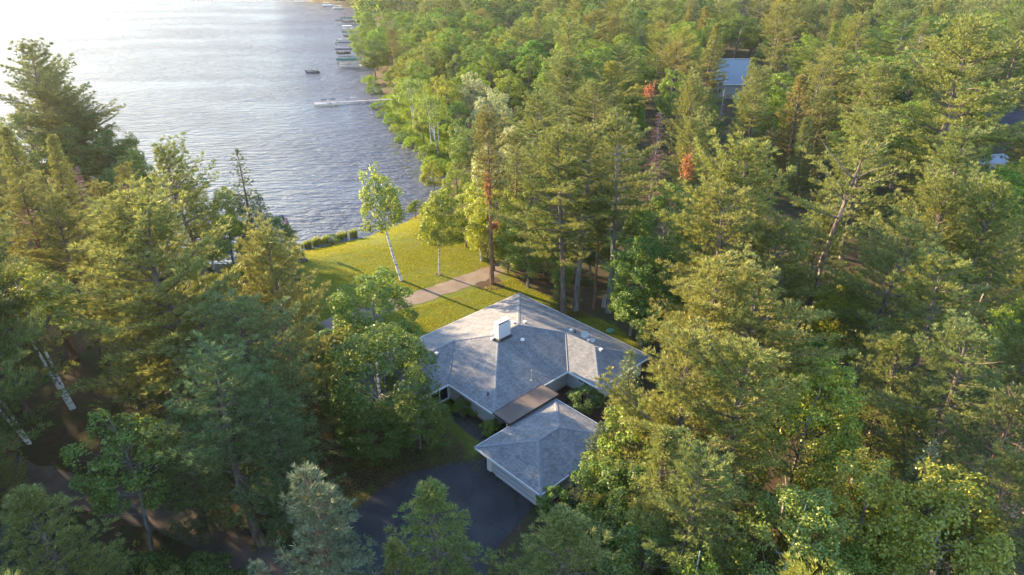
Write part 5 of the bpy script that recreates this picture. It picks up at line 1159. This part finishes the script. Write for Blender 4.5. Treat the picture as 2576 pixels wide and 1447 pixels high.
# fishing boat and its people
fx, fy = at(788, 184, LZ); motorboat(fx, fy, R(-8), 5.2, 1.9, .02, 'small dark fishing boat out on the open lake', M['hulldark'], M['alu'], 'fishing_boat')
M['cloth_dark'] = simple('dark_clothes', (.035, .038, .05), .9, noise=.1); M['skin'] = simple('skin', (.42, .26, .19), .6, noise=.03); M['hair'] = simple('dark_hair', (.03, .022, .016), .8)
def person(x, y, z, rz, seated, label, s=1.0):
    o = empty('person', (x, y, z), rz); tag(o, label, 'person', 'people in the fishing boat'); J = []; E_ = []; RD = []
    def j(p, r, par=None):
        J.append(tuple(q * s for q in p)); RD.append(r * s)
        if par is not None: E_.append((par, len(J) - 1))
        return len(J) - 1
    hz = .50 if seated else .92
    pel = j((0, 0, hz), .15); ab = j((0, 0, hz + .2), .14, pel); chs = j((0, .0, hz + .42), .165, ab); nk = j((0, 0, hz + .58), .065, chs); hd = j((0, .02, hz + .70), .10, nk); j((0, .01, hz + .80), .085, hd)
    for sd in (-1, 1):
        hip = j((sd * .1, 0, hz - .04), .105, pel)
        if seated: kn = j((sd * .14, .42, hz + .02), .075, hip); an = j((sd * .14, .45, .08), .05, kn); j((sd * .14, .6, .04), .045, an)
        else: kn = j((sd * .12, .03, .5), .075, hip); an = j((sd * .13, 0, .08), .05, kn); j((sd * .14, .16, .04), .045, an)
        sh = j((sd * .2, 0, hz + .5), .07, chs); el = j((sd * .27, .08, hz + .22), .05, sh); wr = j((sd * .14, .32, hz + .24), .036, el); hn = j((sd * .11, .40, hz + .26), .034, wr)
    me = bpy.data.meshes.new('body'); me.from_pydata(J, E_, []); b = mesh_obj('body', me, o); me.materials.append(M['cloth_dark'])
    sk = b.modifiers.new('skin', 'SKIN'); b.modifiers.new('sub', 'SUBSURF').levels = 1
    for v, r in zip(me.skin_vertices[0].data, RD): v.radius = (r, r)
    me.skin_vertices[0].data[0].use_root = True
    mb = MB(); mb.lathe((0, .035 * s, (hz + .64) * s), [(.05 * s, 0), (.088 * s, .06 * s), (.095 * s, .13 * s), (.08 * s, .2 * s), (.03 * s, .245 * s)], 10); mesh_obj('face', mb.mesh('face', M['skin'], smooth=True), o)
    mb = MB(); mb.lathe((0, .0, (hz + .76) * s), [(.108 * s, 0), (.108 * s, .06 * s), (.075 * s, .12 * s), (.02 * s, .14 * s)], 10); mesh_obj('hair', mb.mesh('hair', M['hair'], smooth=True), o)
Qb = local(fx, fy, R(-8)); person(*Qb(1.75, 0, .36), R(-60), False, 'person in dark clothes standing fishing at the bow of the boat'); person(*Qb(-1.75, .1, .2), R(-80), True, 'person seated at the stern of the fishing boat'); person(*Qb(-.5, -.1, .2), R(-100), True, 'person seated in the middle of the fishing boat')
rod = MB(); rod.tube([Qb(1.85, -.3, 1.5), Qb(2.9, -1.6, 2.4)], .02, 4); rd = mesh_obj('fishing_rod', rod.mesh('fishing_rod', M['black'])); tag(rd, 'thin rod held out by the standing person in the boat', 'fishing rod')
# flags
M['flagred'] = simple('flag_red', (.42, .03, .04), .8); M['flagwhite'] = simple('flag_white', (.6, .58, .56), .8); M['flagblue'] = simple('flag_blue', (.03, .04, .16), .8); M['flagyel'] = simple('flag_yellow', (.5, .38, .05), .8)
def flag(x, y, z, hp_, label, fw, fh, style, name='flagpole'):
    bb = (x, y, z); o = root(name, bb, label, 'flag'); mb = MB(); mb.tube([(x, y, z - .3), (x, y, z + hp_)], [.05, .025], 6); mb.lathe((x, y, z + hp_), [(.03, 0), (.06, .05), (.02, .11)], 8); sub(mb, 'pole', M['alu'], o, bb)
    mb = MB(); n = 13 if style == 'stripes' else 4; c = 8; mats = [M['flagred'], M['flagwhite'], M['flagblue'], M['flagyel'], M['black']]
    def fp(u, v): # hanging folds
        return (x + .05 + fw * u * .55 + .06 * math.sin(u * 9 + v * 2), y + .16 * math.sin(u * 11 + v), z + hp_ - .15 - fh * v - fw * .55 * u * u)
    for i in range(n):
        for k in range(c):
            mb.cur = (2 if (i < 7 and k < c * .42) else i % 2) if style == 'stripes' else ((0 if i % 2 == 0 else 1) if style == 'red' else (3 if i < 2 else 4)); mb.add([fp(k / c, i / n), fp((k + 1) / c, i / n), fp((k + 1) / c, (i + 1) / n), fp(k / c, (i + 1) / n)], [(0, 1, 2, 3)])
    sub(mb, 'flag_cloth', mats, o, bb)
x_, y_ = at(719, 618, -.3); flag(x_, y_, ground_z(x_, y_), 6.6, 'flagpole with hanging red and white striped flag at the lawn corner', 1.9, 1.5, 'stripes')
x_, y_ = at(866, 60, LZ); flag(x_, y_, LZ, 6.2, 'red and white flag hanging beyond the far green canopy', 2.6, 2.6, 'red'); x_, y_ = at(846, 138, LZ); flag(x_, y_, LZ, 5.6, 'thin pole with small yellow and black flag beside the dark canopy', 1.3, 1.0, 'yb')
# ------------------------------------------------------------------ small things on the lawn and shore
def reed_mesh():
    r = np.random.default_rng(77); n = 420; az = r.uniform(0, 6.28, n); rad = .32 * np.sqrt(r.random(n)); P0 = np.c_[rad * np.cos(az), rad * np.sin(az), np.zeros(n)]; h = r.uniform(.7, 1.35, (n, 1)); d = unit(np.c_[np.cos(az) * .22 * r.random(n), np.sin(az) * .22 * r.random(n), np.ones(n)] + r.normal(size=(n, 3)) * .06); s = np.c_[-np.sin(az), np.cos(az), np.zeros(n)] * .022
    return np_mesh('reed_clump', np.stack([P0 - s, P0 + s, P0 + d * h + s * .3, P0 + d * h - s * .3], 1).reshape(-1, 3), 4, M['reed'])
RM = reed_mesh(); nth = ['first', 'second', 'third', 'fourth', 'fifth', 'sixth', 'seventh', 'eighth', 'ninth', 'tenth', 'eleventh', 'twelfth']
for i, (zx, zy, sc_) in enumerate([(335, 785, .9), (375, 785, 1.1), (412, 782, 1.2), (450, 765, 1.15), (489, 755, 1.3), (529, 748, 1.0), (567, 738, 1.25), (688, 705, 1.1), (718, 700, 1.25), (750, 685, 1.15), (812, 682, 1.2), (848, 680, 1.3)]):
    x_, y_ = z4(zx, zy); o = mesh_obj('grass_clump', RM); o.location = (x_, y_, ground_z(x_, y_) - .02); o.scale = (sc_ * rg.uniform(.6, .95), sc_ * rg.uniform(.6, .95), sc_ * 1.05); o.rotation_euler = (0, 0, rg.uniform(0, 6)); o.color = (1, 1, 1, 1)
    tag(o, f'tall grass clump on the lawn shore, {nth[i]} from the left of its row', 'ornamental grass', 'grass clumps in a row along the lawn shore')
x_, y_ = z4(640, 725); plant('dark_shrub', 'shrub', x_, y_, 1.5, 2.3, (1, 1, .8), 'round clipped bush in the row of shore grass clumps', 'shrub')
x_, y_ = z4(345, 972); bb = (x_, y_, ground_z(x_, y_)); fp_ = root('fire_pit', bb, 'round dark fire pit ring on the sunny lawn', 'fire pit'); mb = MB(); rr_ = np.random.default_rng(5)
for k in range(12):
    an = k * 6.283 / 12; mb.box((x_ + .62 * math.cos(an), y_ + .62 * math.sin(an), bb[2] + .15), (.3, .32 * rr_.uniform(.8, 1.1), .32 * rr_.uniform(.8, 1.2)), ((math.cos(an), math.sin(an), 0), (-math.sin(an), math.cos(an), 0), (0, 0, 1)))
sub(mb, 'stone_ring', simple('scorched_stone', (.07, .055, .05), .9, noise=.3), fp_, bb); mb = MB(); mb.lathe((x_, y_, bb[2]), [(.55, -.02), (.5, .05), (.2, .08)], 12); sub(mb, 'ash', simple('ash', (.05, .045, .042), .95, noise=.3), fp_, bb)
x_, y_ = at(1536, 834); mb = MB(); mb.lathe((0, 0, 0), [(.55, -.02), (.55, .10), (.5, .2), (.3, .28), (.08, .31)], 16); o = mesh_obj('septic_lid', mb.mesh('septic_lid', simple('green_plastic', (.06, .17, .11), .5), smooth=True)); o.location = (x_, y_, ground_z(x_, y_)); tag(o, 'round green plastic septic lid on the bare ground behind the house', 'septic lid')
x_, y_ = at(1519, 772); mb = MB(); mb.tube([(0, 0, -.1), (.02, .02, .8), (.1, 0, 1.5), (.16, .02, 1.9)], [.36, .28, .24, .1], 8); o = mesh_obj('tree_stump', mb.mesh('tree_stump', M['deadwood'])); o.location = (x_, y_, 0); tag(o, 'pale broken stump beside the right trunk of the pair', 'tree stump')
# rusty dead growth on some pines
def rust(label_part, px, py, size, n=260, dz=1.0, fwd_=.8):
    for o in bpy.data.objects:
        if o.parent is None and label_part in o.get('label', ''):
            ty = o.location.y - fwd_ * o.scale[0]; t = ty / (CP + (723.5 - py) / FOC * SP); x = (px - 1288) / FOC * t; z = CAMZ + t * (-SP + (723.5 - py) / FOC * CP)
            bpy.context.view_layer.update()
            r = np.random.default_rng(int(px)); p = r.normal(size=(n, 3)) * np.array([size * .45, size * .45, size * dz * .6]) + np.array([x, ty, z]); d = unit(r.normal(size=(n, 3)) + np.array([0, 0, -.4])); V = blades(r, p, d, 3, .4, .13, .6)
            inv = np.array(o.matrix_world.inverted()); V = V @ inv[:3, :3].T + inv[:3, 3]; c = mesh_obj('dead_needles', np_mesh('dead_needles', V, 4, M['rust']), o); c['label'] = 'rusty orange dead needles'; return
rust('long bare reddish trunk', 1228, 470, .5, 200, 3.2); rust('long bare reddish trunk', 1243, 568, .45, 90)
rust('hanging rusty orange', 1732, 418, 1.0, 300, 1.7, 3.4); rust('with orange tip', 1635, 228, .9, 200); rust('pointed pine in front of the left end', 1788, 215, 1.2, 260, 1.3);  
# ------------------------------------------------------------------ undergrowth and water plants
def undergrowth():
    n = 4200; c = np.c_[rg.uniform(-95, 120, n), rg.uniform(14, 190, n)]; k = (np.abs(c[:, 0]) < .85 * c[:, 1] + 8) & (shore_dist(c[:, 0], c[:, 1]) > 1.5)
    for a in KEEP_G + [MARSH]: k &= ~inside(np.array(a), c[:, 0], c[:, 1])
    c = c[k]; P_, N_ = [], []
    for x, y in c:
        m = int(rg.uniform(8, 34)); s = rg.uniform(.25, .8); d = unit(rg.normal(size=(m, 3)) + np.array([0, 0, .6])); P_.append(d * s * np.array([1, 1, .7]) + np.array([x, y, s * .35])); N_.append(d)
    P_ = np.concatenate(P_); P_[:, 2] += ground_np(P_[:, 0], P_[:, 1]); o = mesh_obj('undergrowth', np_mesh('undergrowth', leaves(rg, P_, np.concatenate(N_) + np.array([0, 0, .5]), .24), 4, M['maple'])); o.color = (.85, .9, .85, 1); tag(o, 'low leafy undergrowth on the forest floor', 'undergrowth', kind='stuff')
undergrowth()
def lily():
    n = 900; pts = np.array([at(*p, LZ) for p in [(1000, 360), (1060, 425), (1078, 470), (1060, 480), (1030, 440), (985, 385), (975, 340)]]); q = rg.uniform(pts.min(0), pts.max(0), (n, 2)); q = q[inside(pts, q[:, 0], q[:, 1])]; q = q[np.sin(q[:, 0] * .9) * np.sin(q[:, 1] * .6) > -.2]; V = []
    for x, y in q:
        r_ = rg.uniform(.12, .28); a0 = rg.uniform(0, 6); V.append([(x + r_ * math.cos(a0 + k * 1.047), y + r_ * math.sin(a0 + k * 1.047), LZ + .02) for k in range(6)])
    o = mesh_obj('lily_pads', np_mesh('lily_pads', np.array(V), 6, M['shrub'])); o.color = (.9, .8, .7, 1); tag(o, 'floating lily pads in the shallows under the shore trees', 'lily pads', kind='stuff')
lily()
SHR = [(950, 262, 3.2), (968, 282, 3), (985, 300, 3.2), (1000, 318, 2.6), (1012, 345, 3.4), (1035, 362, 3.4), (1040, 330, 3), (1065, 385, 3.6), (1085, 420, 3.8), (1020, 290, 2.6), (1055, 300, 2.8), (1090, 345, 3.2), (1110, 385, 3.4), (1000, 265, 2.2), (1100, 300, 2.6), (925, 205, 4), (940, 225, 3.6), (1120, 340, 3)]
for i, (px, py, h) in enumerate(SHR):
    x_, y_ = at(px, py, 0); sd_ = shore_dist(np.array([x_]), np.array([y_]))[0]; plant('leafy_shrub' if i % 2 else 'tall_shrub', 'shrub', x_, y_, h, h * 1.5, [LIME, OLIVE, (1.2, 1.3, .8)][i % 3], f"{['yellow green', 'olive', 'bright green'][i % 3]} shrub on the marshy shore, " + ['first', 'second', 'third', 'fourth', 'fifth', 'sixth'][i // 3] + ' of its colour counting from the long dock', 'shrub', 'shrubs on the marshy shore')
HAZE = .00006

# ------------------------------------------------------------------ added haze, standing in for the lens flare veil
m, nt_, n_, l_ = newmat('haze'); ho = N(nt_, 'ShaderNodeOutputMaterial'); hv = N(nt_, 'ShaderNodeVolumePrincipled'); hv.inputs['Density'].default_value = HAZE; hv.inputs['Anisotropy'].default_value = .62; hv.inputs['Color'].default_value = (.95, .92, .86, 1); l_.new(hv.outputs[0], ho.inputs['Volume'])
xa, xb, ya, yb = gx[0] - 5, gx[-1] + 5, gy[0] - 5, gy[-1] + 5; mb = MB(); mb.box(((xa + xb) / 2, (ya + yb) / 2, 68), (xb - xa, yb - ya, 146)); tag(mesh_obj('haze', mb.mesh('haze', m)), kind='stuff')
#__PART5__
# ------------------------------------------------------------------ light
EL, AZ = R(14.7), R(-53)
w = bpy.data.worlds.new('World'); SC.world = w; w.use_nodes = True; nt = w.node_tree; nt.nodes.clear()
sky = nt.nodes.new('ShaderNodeTexSky'); sky.sky_type = 'NISHITA'; sky.sun_disc = False; sky.sun_elevation = EL; sky.sun_rotation = AZ; sky.altitude = 300; sky.air_density = 1.0; sky.dust_density = .1; sky.ozone_density = 1.6
bg = nt.nodes.new('ShaderNodeBackground'); bg.inputs['Strength'].default_value = .12; wo = nt.nodes.new('ShaderNodeOutputWorld')
nt.links.new(sky.outputs[0], bg.inputs[0]); nt.links.new(bg.outputs[0], wo.inputs[0])
sun = bpy.data.lights.new('sun', 'SUN'); sun.energy = 4.0; sun.angle = R(.6); sun.color = (1, .75, .43); so = bpy.data.objects.new('sun', sun); C.objects.link(so)
sv = Vector((math.sin(AZ) * math.cos(EL), math.cos(AZ) * math.cos(EL), math.sin(EL))); so.rotation_euler = sv.to_track_quat('Z', 'Y').to_euler(); so.location = (-80, 60, 90)
SC.view_settings.view_transform = 'Standard'; SC.view_settings.look = 'None'; SC.view_settings.exposure = 3.0; SC.view_settings.gamma = 1
SC.cycles.max_bounces = 8; SC.cycles.transparent_max_bounces = 8; SC.cycles.diffuse_bounces = 4; SC.cycles.transmission_bounces = 4; SC.cycles.use_denoising = True
